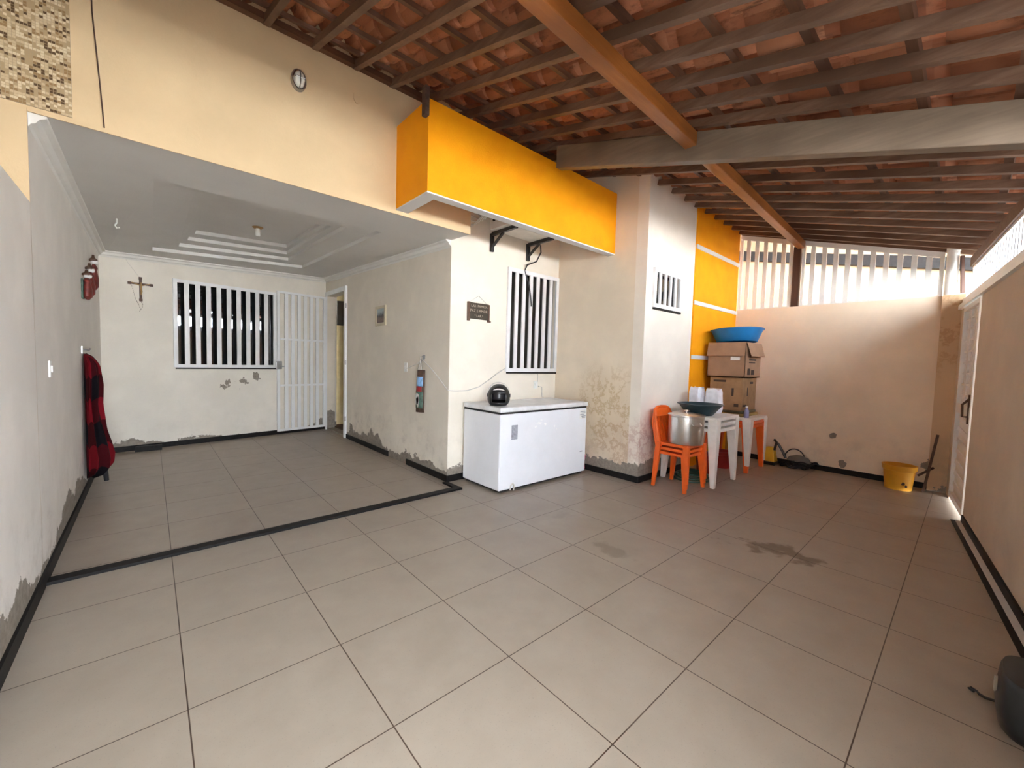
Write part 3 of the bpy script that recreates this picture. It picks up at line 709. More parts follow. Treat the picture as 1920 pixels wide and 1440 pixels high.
# wooden sign
sg = thing('hanging_sign', 'small dark wooden sign with pale lettering hung on a string beside the window', 'sign', FF.p(2.92,1.94,0))
mb = MB(); FF.box(mb, 2.765, 3.075, 1.95, 2.145, .004, .02); build('board', mb, mat('dark_sign_board', (.055,.042,.028), .7, var=.2, vs=20), sg, bevel=.003)
mb = MB(); FF.box(mb, 2.755, 2.785, 1.925, 2.15, .002, .026); FF.box(mb, 3.065, 3.085, 1.94, 2.14, .002, .026); FF.box(mb, 3.06, 3.11, 1.925, 1.945, .004, .02); build('frame_strips', mb, M['rafter'], sg)
mb = MB().tube([FF.p(2.79,2.15,.008),FF.p(2.925,2.235,.006),FF.p(3.06,2.14,.008)], .0045, 6); build('string', mb, M['cable'], sg)
def text(body, size, fr, a, z, d, m, parent, ext=.0008, sp=1.0):
    cu = bpy.data.curves.new('t', 'FONT'); cu.body = body; cu.size = size; cu.extrude = ext; cu.align_x = 'CENTER'; cu.align_y = 'CENTER'; cu.space_character = sp; cu.resolution_u = 2
    to = bpy.data.objects.new('t', cu); COL.objects.link(to); dg = bpy.context.evaluated_depsgraph_get(); dg.update()
    me = bpy.data.meshes.new_from_object(to.evaluated_get(dg)); bpy.data.objects.remove(to)
    n = fr.n; uu = fr.u; o0 = Vector(fr.p(a, z, d)); off = wloc(parent)
    for v in me.vertices: v.co = o0 + uu*v.co.x + Vector((0,0,1))*v.co.y + n*v.co.z - off
    me.materials.clear(); me.materials.append(m); ob = bpy.data.objects.new('lettering', me); COL.objects.link(ob); ob.parent = parent; return ob
pale = mat('pale_lettering', (.42,.35,.27), .7)
text('LAR  FAMILIA', .042, FF, 2.925, 2.105, .0215, pale, sg); text('PAZ E AMOR', .046, FF, 2.92, 2.048, .0215, pale, sg); text('* LAR *', .042, FF, 2.92, 1.988, .0215, pale, sg)

# crucifix and rosary on back wall
cf = thing('crucifix', 'dark wooden crucifix with a bronze figure and hanging beads on the back wall', 'crucifix', FB.p(.43,2.2,0))
ca = .425
mb = MB(); FB.box(mb, ca-.014, ca+.014, 2.19, 2.50, 0, .018); FB.box(mb, ca-.12, ca+.12, 2.405, 2.432, 0, .018)
for (a, z) in ((ca-.12,2.418),(ca+.12,2.418),(ca,2.50),(ca,2.19)): FB.box(mb, a-.018, a+.018, z-.018, z+.018, 0, .02)
build('cross', mb, M['brown'], cf, bevel=.002)
mb = MB().tube([FB.p(ca-.10,2.43,.026),FB.p(ca-.02,2.40,.03),FB.p(ca+.02,2.40,.03),FB.p(ca+.10,2.43,.026)], [.005,.008,.008,.005], 8)
mb.tube([FB.p(ca,2.44,.032),FB.p(ca,2.425,.034),FB.p(ca,2.405,.03),FB.p(ca,2.36,.032),FB.p(ca+.006,2.31,.034),FB.p(ca,2.26,.026)], [.008,.011,.014,.012,.011,.006], 8)
build('figure', mb, M['gold'], cf, smooth=True)
mb = MB()
for i in range(22):
    t_ = i/21; a = ca-.11+.1*t_; z = 2.41-.36*t_+.02*math.sin(t_*9); q = FB.p(a,z,.01); mb.lathe([(.001,-.004),(.005,0),(.001,.004)], q, 6)
for i in range(10):
    t_ = i/9; q = FB.p(ca+.02*math.sin(t_*4), 2.17-.14*t_, .01); mb.lathe([(.001,-.004),(.005,0),(.001,.004)], q, 6)
build('bead_string', mb, M['brown'], cf)
mb = MB().tube([FB.p(ca,2.5,.005),FB.p(ca-.13,2.70,.004),FB.p(ca-.17,2.80,.004)], .002, 5); build('hanging_thread', mb, M['cable'], cf)

# carved trio on left wall
def figurine(y, z, h, lab, g):
    t_ = thing('wall_figurine', lab, 'decoration', FL.p(y,z,0), g)
    mb = MB()
    prof = [(.02,0),(.05,.1*h),(.055,.35*h),(.035,.6*h),(.045,.7*h),(.02,.8*h)]
    mb.lathe([(a,b) for a,b in prof], FL.p(y,z,.04), 14, .7, 1.3); build('body', mb, M['fig_red'], t_, smooth=True)
    mb = MB().lathe([(.004,0),(.028,.04*h),(.032,.12*h),(.02,.18*h),(.004,.2*h)], FL.p(y,z+.78*h,.045), 12); build('head', mb, M['label'], t_, smooth=True)
    mb = MB().lathe([(.036,0),(.036,.06*h),(.015,.12*h),(.01,.2*h)], FL.p(y,z+.90*h,.035), 12); build('hat', mb, M['brown'], t_, smooth=True)
    mb = MB(); FL.box(mb, y-.09, y+.03, z, z+.75*h, 0, .015); build('backing', mb, M['art_green'], t_, bevel=.01)
G_ = 'figurines on the left wall'
figurine(4.02,1.96,.27,'small red and green wall figurine, lowest and nearest of three on the left wall',G_)
figurine(4.32,2.02,.32,'red wall figurine, middle one of the three on the left wall',G_)
figurine(4.75,2.14,.36,'tall dark red wall figurine, highest and farthest of three on the left wall',G_)

# plaid cloth on hook
pc = thing('hanging_plaid_blanket', 'red and black plaid blanket hanging bunched from a hook on the left wall', 'blanket', (-.5,3.85,.2))
prof = [(1.40,.02,.04),(1.37,.06,.10),(1.30,.10,.15),(1.10,.115,.17),(.90,.11,.165),(.70,.13,.19),(.50,.16,.22),(.36,.175,.23),(.27,.165,.22),(.20,.12,.18),(.165,.06,.10)]
mb = MB(); NU = 56; vs = []; uvs = []
NV = 44
for j in range(NV):
    t_ = j/(NV-1)*(len(prof)-1); k = min(int(t_), len(prof)-2); q = t_-k
    z, dx, dy = [prof[k][m_]*(1-q)+prof[k+1][m_]*q for m_ in range(3)]
    for i in range(NU):
        a = 2*PI*i/NU; fold = 1+.16*math.sin(a*7+z*2)+.07*math.sin(a*13-z*4)
        x = -.592+dx*(.52+.5*math.cos(a))*1.0*(fold if math.cos(a) > -.5 else 1); y = 3.86+dy*math.sin(a)*fold*.9
        vs.append((max(x,-.597), y, z+.012*math.sin(a*3)))
fs = [(j*NU+i, j*NU+(i+1)%NU, (j+1)*NU+(i+1)%NU, (j+1)*NU+i) for j in range(NV-1) for i in range(NU)] + [tuple(range(NU))[::-1], tuple((NV-1)*NU+i for i in range(NU))]
mb.add(vs, fs); ob = build('cloth', mb, M['plaid'], pc, smooth=True)
uvl = ob.data.uv_layers.new(name='UVMap')
for p in ob.data.polygons:
    for li, vi in zip(p.loop_indices, p.vertices):
        i = vi % NU; j = vi//NU; a = i/NU
        if a > .5: a = 1-a
        uvl.data[li].uv = (a*3.1+.35, (vs[vi][2]-.26)/.46+.05*math.sin(i*.9))
mb = MB().tube([(-.47,3.93,.22),(-.46,3.94,.15),(-.455,3.95,.08)], [.025,.022,.02], 10); build('strap_end', mb, M['black_cable'], pc, smooth=True)
hk = MB(); FL.box(hk, 3.80, 3.84, 1.41, 1.48, 0, .01); hk.tube([FL.p(3.82,1.45,.01),FL.p(3.82,1.44,.05),FL.p(3.82,1.46,.065)], .008, 8); tag(build('wall_hook', hk, M['steel'], smooth=True), 'metal wall hook holding the plaid blanket', 'hook')
dv = build('dark_board', MB().box(-.28,5.86,0,.02,5.93,.075), M['black_tile']); tag(dv, 'short dark piece lying against the back wall baseboard behind the blanket', 'board')

# ------------------------------------------------------------------ freezer + helmet
fz = thing('chest_freezer', 'large white chest freezer under the barred window', 'freezer', (3.43,1.63,0))
build('body', bx(2.70,1.29,.035,4.18,1.97,.872), M['freezer'], fz, bevel=.012)
build('gasket', bx(2.705,1.295,.872,4.175,1.965,.893), M['rubber'], fz)
build('lid', bx(2.69,1.275,.893,4.19,1.98,.948), M['lid'], fz, bevel=.016, seg=3)
build('base', bx(2.73,1.32,.012,4.15,1.94,.035), M['rubber'], fz)
FZ = Fr((0,1.29,0),(1,0,0),(0,-1,0))
mb = MB(); FZ.box(mb, 2.865, 2.955, .585, .745, 0, .0012); build('rating_label', mb, M['grey_print'], fz)['label'] = 'grey printed rating label'
mb = MB(); FZ.box(mb, 4.035, 4.165, .73, .845, 0, .0012); lb = build('energy_sticker', mb, M['label'], fz)
mb = MB()
for z, a, b in ((.825,4.05,4.15),(.805,4.07,4.15),(.785,4.04,4.12),(.765,4.07,4.155),(.748,4.08,4.15)): FZ.box(mb, a, b, z-.005, z+.005, .0012, .002)
build('printed_lines', mb, M['grey_print'], lb)
scr = mat('pale_scuff', (.90,.92,.95), .5)
mb = MB()
for (a,z,w,h) in ((3.30,.735,.10,.05),(3.24,.70,.06,.03),(3.40,.72,.05,.04),(3.56,.68,.025,.04),(3.60,.64,.03,.025),(3.33,.77,.05,.02)):
    n=9; mb.add([FZ.p(a+w*.5*math.cos(2*PI*i/n)*random.uniform(.5,1.1), z+h*.5*math.sin(2*PI*i/n)*random.uniform(.5,1.1), .0008) for i in range(n)], [tuple(range(n))])
build('sticker_residue', mb, scr, fz)
mb = MB().tube([FZ.p(2.855,.03,.015),FZ.p(2.86,.08,.02),FZ.p(2.885,.10,.02),FZ.p(2.905,.08,.02),FZ.p(2.905,.02,.015)], .009, 8); build('drain_hose', mb, M['cable'], fz, smooth=True)
mb = MB(); FZ.box(mb, 4.06, 4.11, .30, .312, 0, .003); build('small_badge', mb, M['grey_print'], fz)
for (x,y) in ((2.78,1.36),(4.1,1.36),(2.78,1.9),(4.1,1.9)): build('foot', MB().lathe([(.02,0),(.02,.013)], (x,y,0), 12), M['rubber'], fz)

hl = thing('motorcycle_helmet', 'black motorcycle helmet standing on the left end of the freezer', 'helmet', (2.86,1.52,.95))
hx, hy, hz_ = 2.86,1.52,.95
dirc = (Vector((CAMP.x,CAMP.y,0))-Vector((hx,hy,0))).normalized(); sidev = Vector((-dirc.y,dirc.x,0))
def HP(a, b, c): q = Vector((hx,hy,hz_))+sidev*a+dirc*b; return (q.x,q.y,hz_+c)
mb = MB(); NA, NB = 36, 20
def hs(u_, v_):
    th = 2*PI*u_; ph = PI*(.03+.77*v_); R = .122; rr = math.sin(ph)
    a = R*rr*math.cos(th); b = .135*rr*math.sin(th); c = .106+.13*math.cos(ph)
    if ph > PI/2: k = 1+.22*(ph-PI/2)/(PI*.3); a *= k; b *= k
    return HP(a,b,max(c,.002))
vs = [hs(i/NA, j/(NB-1)) for j in range(NB) for i in range(NA)]
def infront(i,j):   # visor opening facing the camera
    th = 360*(i+.5)/NA; ph = .03+.77*(j+.5)/(NB-1); return 45 < th < 135 and .42 < ph < .66
mb.add(vs, [(j*NA+i, j*NA+(i+1)%NA, (j+1)*NA+(i+1)%NA, (j+1)*NA+i) for j in range(NB-1) for i in range(NA) if not infront(i,j)] + [tuple(range(NA))])
build('shell', mb, M['black_plastic'], hl, smooth=True, solid=.008)
mb = MB().grid(lambda u_, v_: HP(.108*math.cos(PI*(.24+.52*u_))*1.02, .128*math.sin(PI*(.24+.52*u_))*(.99-.05*v_), .070+.085*v_), 16, 5)
build('visor', mb, mat('smoked_visor', (.004,.004,.008), .3), hl, smooth=True, solid=.003)
mb = MB().grid(lambda u_, v_: HP(.11*math.cos(PI*(.30+.40*u_))*(1-.18*v_), .122*math.sin(PI*(.30+.40*u_))*(1.04-.16*v_), .172+.011*v_+.008*math.sin(PI*u_)), 14, 4)
build('raised_shield', mb, M['label'], hl, smooth=True, solid=.003)
mb = MB()
for i in range(15): pass
mb.tube([HP(.125*math.cos(PI*i/14), .02, .128+.128*math.sin(PI*i/14)) for i in range(15)], .0045, 6); build('clear_visor_rim', mb, M['cable'], hl, smooth=True)
for s_ in (-1,1):
    mb = MB().tube([HP(s_*.112,.02,.112),HP(s_*.132,.02,.112)], .022, 12); build('pivot_cap', mb, M['black_plastic'], hl, smooth=True)
pk = MB().lathe([(.02,0),(.06,.03),(.05,.12),(.065,.2),(.03,.28),(.005,.3)], (4.26,1.42,.0), 14, .8, 1); 
tag(build('pink_cloth', pk, M['pink'], smooth=True), 'bunched pink cloth poking out beyond the right end of the freezer', 'cloth')

# ------------------------------------------------------------------ stacked chairs, tables
def make_chair(label):
    t_ = thing('plastic_chair', label, 'chair', (0,0,0), 'orange chairs in one stack')
    W_ = .40; D_ = .36; H = .425
    m_ = MB().grid(lambda u_, v_: ((u_-.5)*W_, (v_-.5)*D_, H-.018*math.sin(PI*u_)*math.sin(PI*v_)), 9, 9); build('seat', m_, M['orange_plastic'], t_, smooth=True, solid=.008)
    m_ = MB().box(-W_/2-.005,-D_/2-.005,H-.026,W_/2+.005,-D_/2+.004,H+.006).box(-W_/2-.005,-D_/2,H-.026,-W_/2+.004,D_/2,H+.006).box(W_/2-.004,-D_/2,H-.026,W_/2+.005,D_/2,H+.006); build('seat_rim', m_, M['orange_plastic'], t_, bevel=.004)
    for sx in (-1,1):
        m_ = MB(); x = sx*(W_/2-.005)
        m_.taper((sx*(W_/2+.02),-D_/2-.02,0),.034,.036,(x,-D_/2+.012,H),.062,.066); build('leg', m_, M['orange_plastic'], t_, bevel=.005)
        m_ = MB(); m_.taper((sx*(W_/2+.015),D_/2+.02,0),.034,.036,(x,D_/2-.01,H),.05,.065); build('leg', m_, M['orange_plastic'], t_, bevel=.005)
    # back: two posts, arched top, slats
    def BP(x, k): return (x, D_/2-.005+.10*k**1.1, H+.41*k)
    m_ = MB(); pts = [BP(-.185,0)]+[BP(-.19,k) for k in (.2,.4,.6,.78)]+[BP(-.16,.92),BP(-.10,.985),BP(0,1.0),BP(.10,.985),BP(.16,.92)]+[BP(.19,k) for k in (.78,.6,.4,.2)]+[BP(.185,0)]
    m_.tube(pts, .017, 8); build('back_frame', m_, M['orange_plastic'], t_, smooth=True)
    m_ = MB().grid(lambda u_, v_: BP(-.165+.33*u_, .72+.25*v_*(math.sin(PI*(.15+.7*u_))**.4)), 12, 5); build('top_slat', m_, M['orange_plastic'], t_, smooth=True, solid=.008)
    for k in range(4):
        x = -.105+.07*k; m_ = MB().beam(BP(x,.0), BP(x,.76), .03, .008, (0,-1,0)); build('back_slat', m_, M['orange_plastic'], t_)
    return t_
ch = make_chair('orange plastic chair, lowest of the stack beside the white tables, standing on the floor')
CH = [ch, copy_tree(ch), copy_tree(ch)]
for i, c in enumerate(CH): c.location = (4.64, .245-.008*i, .055*i); c.rotation_euler = (0,0,math.radians(-2))
CH[1]['label'] = 'orange plastic chair, middle one of the stack beside the white tables'
CH[2]['label'] = 'orange plastic chair, top of the stack with the aluminium pot on its seat'

def make_table(name, label, m, S=.68, H=.71):
    t_ = thing(name, label, 'table', (0,0,0))
    h = S/2; m_ = MB().box(-h,-h,H-.018,h,h,H); build('tabletop', m_, m, t_, bevel=.012)
    m_ = MB().box(-h+.005,-h+.005,H-.042,h-.005,-h+.015,H-.016).box(-h+.005,h-.015,H-.042,h-.005,h-.005,H-.016).box(-h+.005,-h+.005,H-.042,-h+.015,h-.005,H-.016).box(h-.015,-h+.005,H-.042,h-.005,h-.005,H-.016); build('apron', m_, m, t_)
    for sx in (-1,1):
        for sy in (-1,1):
            m_ = MB(); c = h-.055; m_.taper((sx*(h-.025),sy*(h-.025),0),.05,.05,(sx*c,sy*c,H-.02),.115,.115); build('leg', m_, m, t_, bevel=.006)
    return t_
tb = make_table('plastic_table', 'white plastic table, lowest of three stacked beside the orange chairs', M['white_plastic'])
TB = [tb, copy_tree(tb), copy_tree(tb)]
for i, c in enumerate(TB): c.location = (5.215,.258,.068*i); c['group'] = 'white tables in one stack'
TB[1]['label'] = 'white plastic table, middle of three stacked beside the orange chairs'
TB[2]['label'] = 'white plastic table, top of three stacked, carrying the dark basin'
to = make_table('plastic_table', 'orange plastic table, lowest of the stack under the cardboard boxes', M['orange_plastic'], .66, .66)
to2 = copy_tree(to); to2['label'] = 'orange plastic table, middle of the stack under the cardboard boxes'
to.location = (6.33,.262,0); to2.location = (6.33,.262,.05); to['group'] = to2['group'] = 'orange tables in one stack'
tw = make_table('plastic_table', 'white plastic table on top of the orange tables, carrying the cardboard boxes', M['white_plastic'], .68, .66); tw.location = (6.33,.26,.10)
TOPZ = .76

# pot with lid
pt = thing('aluminium_pot', 'large aluminium cooking pot with lid on the stacked orange chairs', 'pot', (4.62,.17,.546))
pr_ = [(.19,0),(.195,.01),(.195,.315),(.2,.32),(.2,.328),(.188,.328),(.186,.02),(.0,.02)]
build('pot_body', MB().lathe(pr_, (4.62,.17,.546), 40), M['alu'], pt, smooth=True)
ld = build('pot_lid', MB().lathe([(.205,0),(.205,.008),(.15,.02),(.06,.026),(.0,.028)], (4.62,.17,.875), 36), M['alu'], pt, smooth=True)
build('lid_knob', MB().lathe([(.012,0),(.012,.015),(.028,.022),(.028,.032),(.0,.036)], (4.62,.17,.901), 16), M['alu'], ld, smooth=True)
for sg_ in (-1,1):
    ax = Vector((.75,-.66,0))*sg_; ax = Vector((-.55,-.83,0)) if sg_ < 0 else Vector((.55,.83,0)); sd = Vector((-ax.y,ax.x,0)); c = Vector((4.62,.17,.80))
    pts = [c+ax*.195-sd*.055, c+ax*.235-sd*.05+Vector((0,0,-.02)), c+ax*.245+Vector((0,0,-.025)), c+ax*.235+sd*.05+Vector((0,0,-.02)), c+ax*.195+sd*.055]
    build('handle', MB().tube(pts, .007, 8), M['alu'], pt, smooth=True)
# dark basin
def basin(name, label, c, r1, r0, h, m, tilt=(0,0), t=.006):
    mb = MB().lathe([(r0*.98,0),(r0,.004),(r1,h-.012),(r1+.018,h-.010),(r1+.020,h),(r1-.004,h),(r0-.004,.012),(0,.012)], (0,0,0), 44)
    rx, ry = tilt; R_ = Matrix.Rotation(rx,3,'X') @ Matrix.Rotation(ry,3,'Y'); mb.v = [tuple(R_ @ Vector(p)+Vector(c)) for p in mb.v]
    o = build(name, mb, m, smooth=True); return tag(o, label, 'basin')
basin('dark_basin', 'dark green basin sitting on the white table stack behind the pot', (5.04,.20,.848), .25, .15, .14, M['teal'])
# white bags
def bag(name, label, c, rx, ry, h, sd):
    rnd = random.Random(sd); ph = [rnd.uniform(0,6) for _ in range(4)]
    mb = MB()
    def f(u_, v_):
        a = 2*PI*u_; pr2 = [.88,1,1.0,.99,.97,.93,.8][min(6,int(v_*6.001))]; k = v_*6-int(v_*6.0); pr3 = [.88,1,1.0,.99,.97,.93,.8,.8][min(7,int(v_*6.0)+1)]
        w = (pr2*(1-k)+pr3*k)*(1+.05*math.sin(5*a+ph[0]+3*v_)+.04*math.sin(9*a+ph[1]-4*v_))
        se = lambda q: math.copysign(abs(q)**.6, q)
        return (c[0]+rx*w*se(math.cos(a)), c[1]+ry*w*se(math.sin(a)), c[2]+h*v_+.012*math.sin(4*a+ph[2])*(v_>.6))
    mb.grid(f, 40, 19, True); n = len(mb.v)
    mb.add([mb.v[i] for i in range(40)], [tuple(range(40))[::-1]]); mb.add([mb.v[18*40+i] for i in range(40)], [tuple(range(40))])
    return tag(build(name, mb, M['bag'], smooth=True), label, 'bag')
bag('white_bag', 'white plastic bag pack, left one behind the dark basin on the tables', (5.44,.42,.847), .09, .09, .32, 1)
bag('white_bag', 'white plastic bag pack beside the lower cardboard box', (5.46,.21,.847), .085, .10, .31, 2)
bt = thing('small_bottle', 'small bluish bottle in front of the lower cardboard box', 'bottle', (5.92,.02,TOPZ))
build('bottle_body', MB().lathe([(.03,0),(.032,.01),(.032,.10),(.014,.125),(.014,.14)], (6.05,.0,TOPZ), 16), mat('lilac_plastic', (.25,.25,.42), .4), bt, smooth=True)
build('cap', MB().lathe([(.017,0),(.017,.02),(0,.02)], (6.05,.0,TOPZ+.14), 14), M['label'], bt)
tr_ = thing('folded_cloth', 'yellowish folded cloth under the lower cardboard box', 'cloth', (6.3,.2,TOPZ))
build('lower_fold', bx(6.05,.03,TOPZ,6.62,.5,TOPZ+.045), mat('mustard_cloth', (.35,.24,.08), .9, var=.3), tr_, bevel=.018, seg=3)
build('upper_fold', bx(6.08,.05,TOPZ+.045,6.58,.48,TOPZ+.085), mat('olive_cloth', (.16,.14,.08), .9, var=.3), tr_, bevel=.016, seg=3)
# cardboard boxes
B1 = thing('cardboard_box', 'worn brown cardboard box with dark print, lower of the two stacked boxes', 'box', (6.3,.2,TOPZ+.085))
b1z = TOPZ+.085; x0, x1, y0, y1 = 6.02,6.56,.06,.50; b1t = 1.31
build('carton', bx(x0,y0,b1z,x1,y1,b1t), M['cardboard2'], B1, bevel=.004)
FX = Fr((x0,0,0),(0,-1,0),(-1,0,0)); FY = Fr((0,y0,0),(1,0,0),(0,-1,0))
mb = MB(); FX.box(mb, -.45, -.28, 1.24, 1.27, 0, .001); FX.box(mb, -.2, -.17, 1.05, 1.16, 0, .001); FX.box(mb, -.16,-.10, .90, .94, 0, .001)
FY.box(mb, 6.2, 6.235, 1.05, 1.17, 0, .001); FY.box(mb, 6.3, 6.42, 1.22, 1.25, 0, .001); FY.box(mb, 6.06, 6.2, .9, .93, 0, .001); build('printed_marks', mb, M['print'], B1)
B2 = thing('cardboard_box', 'brown cardboard box with open flaps, upper of the two, under the blue basin', 'box', (6.25,.25,1.31))
X0_, X1_, Y0_, Y1_, T2 = 5.98,6.58,.03,.53,1.80
mb = MB().box(X0_,Y0_,1.312,X1_,Y1_,1.325)
for A in ((X0_,Y0_,X0_+.006,Y1_),(X1_-.006,Y0_,X1_,Y1_),(X0_,Y0_,X1_,Y0_+.006),(X0_,Y1_-.006,X1_,Y1_)): mb.box(A[0],A[1],1.312,A[2],A[3],T2)
build('carton', mb, M['cardboard'], B2)
mb = MB().hexa([(X0_-.045,Y0_+.0,T2-.19),(X0_-.039,Y0_+.0,T2-.19),(X0_-.039,Y1_,T2-.19),(X0_-.045,Y1_,T2-.19),(X0_-.004,Y0_,T2),(X0_+.002,Y0_,T2),(X0_+.002,Y1_,T2),(X0_-.004,Y1_,T2)]); build('flap', mb, M['cardboard'], B2)
mb = MB().hexa([(X0_+.05,Y0_-.06,T2-.19),(X1_,Y0_-.06,T2-.19),(X1_,Y0_-.054,T2-.19),(X0_+.05,Y0_-.054,T2-.19),(X0_+.02,Y0_-.004,T2),(X1_,Y0_-.004,T2),(X1_,Y0_+.002,T2),(X0_+.02,Y0_+.002,T2)]); build('flap', mb, M['cardboard'], B2)
FX2 = Fr((X0_,0,0),(0,-1,0),(-1,0,0)); FY2 = Fr((0,Y0_,0),(1,0,0),(0,-1,0))
mb = MB(); FX2.box(mb, -.22,-.10, 1.55, 1.60, 0, .0015); build('address_label', mb, M['label'], B2)
mb = MB(); FY2.box(mb, 6.12, 6.40, 1.55, 1.575, 0, .001); FY2.box(mb, 6.12, 6.36, 1.515, 1.53, 0, .001); FY2.box(mb, 6.08, 6.18, 1.35, 1.44, 0, .001); FY2.box(mb, 6.22, 6.34, 1.35, 1.42, 0, .001); build('printed_marks', mb, M['print'], B2)
basin('blue_basin', 'wide blue plastic basin on top of the open cardboard box', (6.28,.26,1.812), .33, .26, .18, M['blue'], (math.radians(-3),math.radians(2)))

# things under the tables
def ring(mb, c, R_, r_, z, n=40, ov=1.0, ph=0):
    mb.tube([(c[0]+R_*math.cos(2*PI*i/n+ph), c[1]+R_*ov*math.sin(2*PI*i/n+ph), z) for i in range(n)], r_, 8, True)
mb = MB()
for i in range(4): ring(mb, (5.12+.01*i,.30,0), .23-.012*(i%2)-.02*i, .011, .013+.021*i, ov=.92)
tag(build('garden_hose', mb, M['hose'], smooth=True), 'coiled dark green garden hose on the floor behind the chairs', 'hose')
def bucket(name, lab, c, r0, r1, h, m, handle=True):
    t_ = thing(name, lab, 'bucket', c); build('bucket_body', MB().lathe([(r0,0),(r0*1.01,.005),(r0+(r1-r0)*.8,h*.78),(r1+.002,h*.8),(r1+.008,h*.83),(r1+.008,h*.93),(r1+.012,h*.95),(r1+.012,h),(r1-.004,h),(r0-.006,.012),(0,.012)], c, 36), m, t_, smooth=True)
    return t_
bucket('red_bucket', 'dark red bucket on the floor under the white table stack', (5.62,.33,0), .11, .14, .26, M['red'])
bucket('red_bucket', 'dark red bucket under the orange tables, deeper in', (6.10,.30,0), .10, .13, .24, M['red'])
bx_ = build('ochre_board', MB().box(6.28,.30,0,6.60,.34,.55), mat('ochre_board', (.42,.20,.03), .6)); tag(bx_, 'ochre board standing under the orange tables', 'board')
# pressure washer and cables
pw = thing('yellow_machine', 'small yellow and black cleaning machine on the floor beside the tables', 'machine', (6.95,-.1,0))
mb = MB(); mb.taper((6.95,-.08,.02),.16,.15,(6.97,-.06,.26),.10,.10); build('yellow_casing', mb, mat('yellow_casing', (.75,.42,.02), .4), pw, bevel=.012)
mb = MB().tube([(6.93,-.12,.22),(6.95,-.14,.34),(6.99,-.10,.37),(7.0,-.16,.30),(6.99,-.22,.2),(6.98,-.26,.12)], .018, 8); build('handle', mb, M['black_plastic'], pw, smooth=True)
build('foot', bx(6.85,-.16,0,7.05,0,.05), M['black_plastic'], pw, bevel=.01)
mb = MB(); rnd = random.Random(5)
for k in range(5):
    cx, cy, R_ = 6.97+.02*rnd.uniform(-1,1), -.36-.06*k*.6, .10+.03*rnd.random()
    mb.tube([(cx+R_*.7*math.cos(2*PI*i/26), cy+R_*1.3*math.sin(2*PI*i/26), .015+.022*k+.012*math.sin(i*1.3+k)) for i in range(26)], .010, 6, True)
tag(build('cable_coil', mb, M['black_cable'], smooth=True), 'tangled black cable heap on the floor at the foot of the fence wall', 'cable')
mb = MB().tube([(7.08+.0*i, -.30+.13*math.cos(PI*i/12)*1.0-.05, .10+.16*math.sin(PI*i/12)) for i in range(13)], .008, 8)
tag(build('hose_loop', mb, M['black_cable'], smooth=True), 'arched loop of dark hose standing against the fence wall', 'hose')
bg = MB().lathe([(.10,0),(.13,.03),(.10,.09),(.03,.12),(.0,.12)], (7.0,-.42,.07), 18, .55, 1.2); tag(build('grey_sack', bg, mat('grey_sack', (.16,.15,.13), .9), smooth=True), 'grey crumpled sack on the black cable heap', 'sack')
# yellow bucket and bar
bk = bucket('yellow_bucket', 'dirty yellow plastic bucket at the foot of the far wall by the rusty bar', (6.86,-1.50,0), .125, .155, .30, M['bucket'])
mb = MB()
for (dx,z,w,h) in ((.02,.09,.05,.04),(.05,.06,.03,.03),(-.02,.07,.03,.015)):
    mb.add([(6.86-.118-.0005+.02*0, -1.50-.03-dx+w*.5*math.cos(t_)*.8, z+h*.5*math.sin(t_)) for t_ in [2*PI*i/10 for i in range(10)]], [tuple(range(10))])
build('dirt_smear', mb, M['print'], bk, solid=.02)
rb = MB().beam((6.93,-1.72,.0),(7.04,-1.80,.70),.05,.025,(0,1,0)); rb.beam((6.96,-1.66,.18),(7.0,-1.79,.30),.02,.02)
tag(build('rusty_bar', rb, M['rust']), 'dark rusty metal bar leaning in the corner beside the yellow bucket', 'bar')
# dark container near camera
pcn = thing('dark_container', 'dark grey rounded plastic container with strap on the floor at the right edge', 'container', (2.52,-2.27,0))
mb = MB()
def fcn(u_, v_):
    a = 2*PI*u_; pr2 = [(.80,0),(.92,.02),(1.0,.08),(.97,.16),(.93,.215),(.88,.232)]; t_ = v_*5; k = min(4,int(t_)); q = t_-k
    s_ = pr2[k][0]*(1-q)+pr2[k+1][0]*q; z = pr2[k][1]*(1-q)+pr2[k+1][1]*q; se = lambda w: math.copysign(abs(w)**.62, w)
    return (2.545+.165*s_*se(math.cos(a)), -2.292+.125*s_*se(math.sin(a)), z+.004)
mb.grid(fcn, 36, 16, True); mb.add([mb.v[i] for i in range(36)], [tuple(range(36))[::-1]])
build('container_body', mb, M['darkgrey'], pcn, smooth=True)
mb = MB(); mb.grid(lambda u_, v_: (lambda p: (2.545+(p[0]-2.545)*(.02+.98*v_), -2.292+(p[1]+2.292)*(.02+.98*v_), p[2]+.012*(1-v_)))(fcn(u_,1)), 36, 5, True); build('lid', mb, M['darkgrey'], pcn, smooth=True)
mb = MB().box(2.50,-2.170,.14,2.52,-2.160,.20).box(2.55,-2.172,.11,2.57,-2.163,.17); build('clasp', mb, mat('tan_clasp', (.30,.24,.18), .4), pcn, bevel=.003)
mb = MB().tube([(2.60,-2.20,.06),(2.63,-2.18,.03),(2.66,-2.15,.010),(2.675,-2.13,.008)], .006, 8).tube([(2.675,-2.13,.008),(2.69,-2.125,.008),(2.705,-2.105,.008),(2.69,-2.10,.008),(2.675,-2.115,.008)], .005, 6)
build('strap', mb, M['black_cable'], pcn, smooth=True)

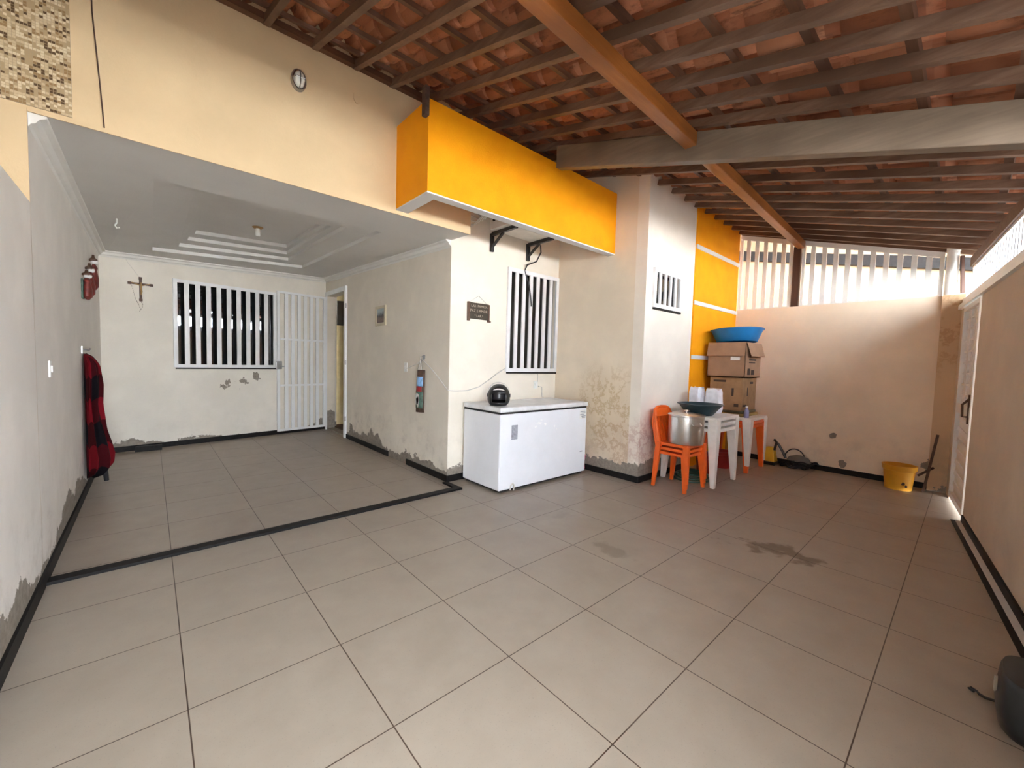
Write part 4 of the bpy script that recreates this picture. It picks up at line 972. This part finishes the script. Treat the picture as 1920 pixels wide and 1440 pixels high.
# ------------------------------------------------------------------ neighbour house beyond the fence
nb = thing('neighbour_house', 'beige neighbour house wall with dark eave board seen through the white fence grille', 'house', (10,-1,0))
def nz(y): return 3.53+.21*(y-.35)
build('wall', MB().box(9.5,-6,-.13,9.7,4,5.4).box(7.3,2.2,-.13,9.5,2.3,5.0).box(7.5,-3.6,-.13,9.5,-3.5,3.1), M['neighbour'], nb)  # both end walls are unseen, added to dim the space between
mb = MB().hexa([(9.38,-6,nz(-6)),(9.5,-6,nz(-6)),(9.5,4,nz(4)),(9.38,4,nz(4)),(9.38,-6,nz(-6)+.19),(9.5,-6,nz(-6)+.19),(9.5,4,nz(4)+.19),(9.38,4,nz(4)+.19)]); build('eave_board', mb, M['black_tile'], nb)
mb = MB().hexa([(7.35,-5.5,3.75),(9.7,-5.5,4.4),(9.7,4,4.9),(7.35,4,4.3),(7.35,-5.5,3.85),(9.7,-5.5,4.5),(9.7,4,5.0),(7.35,4,4.4)]); build('roof', mb, M['tile'], nb)  # unseen cover added to shade the wall beyond the grille
struct('wall_light_blocker', MB().box(-1.2,-3,-.12,-1.0,1.655,4.2), wall_mat('light_blocker_plaster', (.66,.52,.36), peel=(-5,0)))  # unseen wall added to block sky light from the left
# ------------------------------------------------------------------ light
w = bpy.data.worlds.new('World'); scene.world = w; w.use_nodes = True
bgn = w.node_tree.nodes['Background']; bgn.inputs[1].default_value = 1.0
tc = w.node_tree.nodes.new('ShaderNodeTexCoord'); sx_ = w.node_tree.nodes.new('ShaderNodeSeparateXYZ'); w.node_tree.links.new(tc.outputs['Generated'], sx_.inputs[0])
cr = w.node_tree.nodes.new('ShaderNodeValToRGB'); w.node_tree.links.new(sx_.outputs[2], cr.inputs[0]); w.node_tree.links.new(cr.outputs[0], bgn.inputs[0])
els = cr.color_ramp.elements; els.new(.30); els[0].position = 0.0; els[0].color = (5.2,5.3,5.4,1); els[1].position = .22; els[1].color = (3.2,3.5,3.9,1); els[2].position = 1; els[2].color = (1.5,1.8,2.2,1)
sun = bpy.data.lights.new('sun', 'SUN'); sun.energy = 3; sun.angle = math.radians(1.5); sun.color = (1,.93,.82)
so = bpy.data.objects.new('sun', sun); COL.objects.link(so); so.rotation_euler = Vector((.5,-.32,-.8)).to_track_quat('-Z','Y').to_euler(); so.location = (-5,5,10)
vs_ = scene.view_settings; vs_.view_transform = 'Standard'; vs_.look = 'None'; vs_.gamma = 1; vs_.use_curve_mapping = False; vs_.exposure = 3.32
scene.cycles.max_bounces = 14; scene.cycles.diffuse_bounces = 10; scene.cycles.glossy_bounces = 6; scene.cycles.transparent_max_bounces = 12
scene.cycles.sample_clamp_indirect = 8
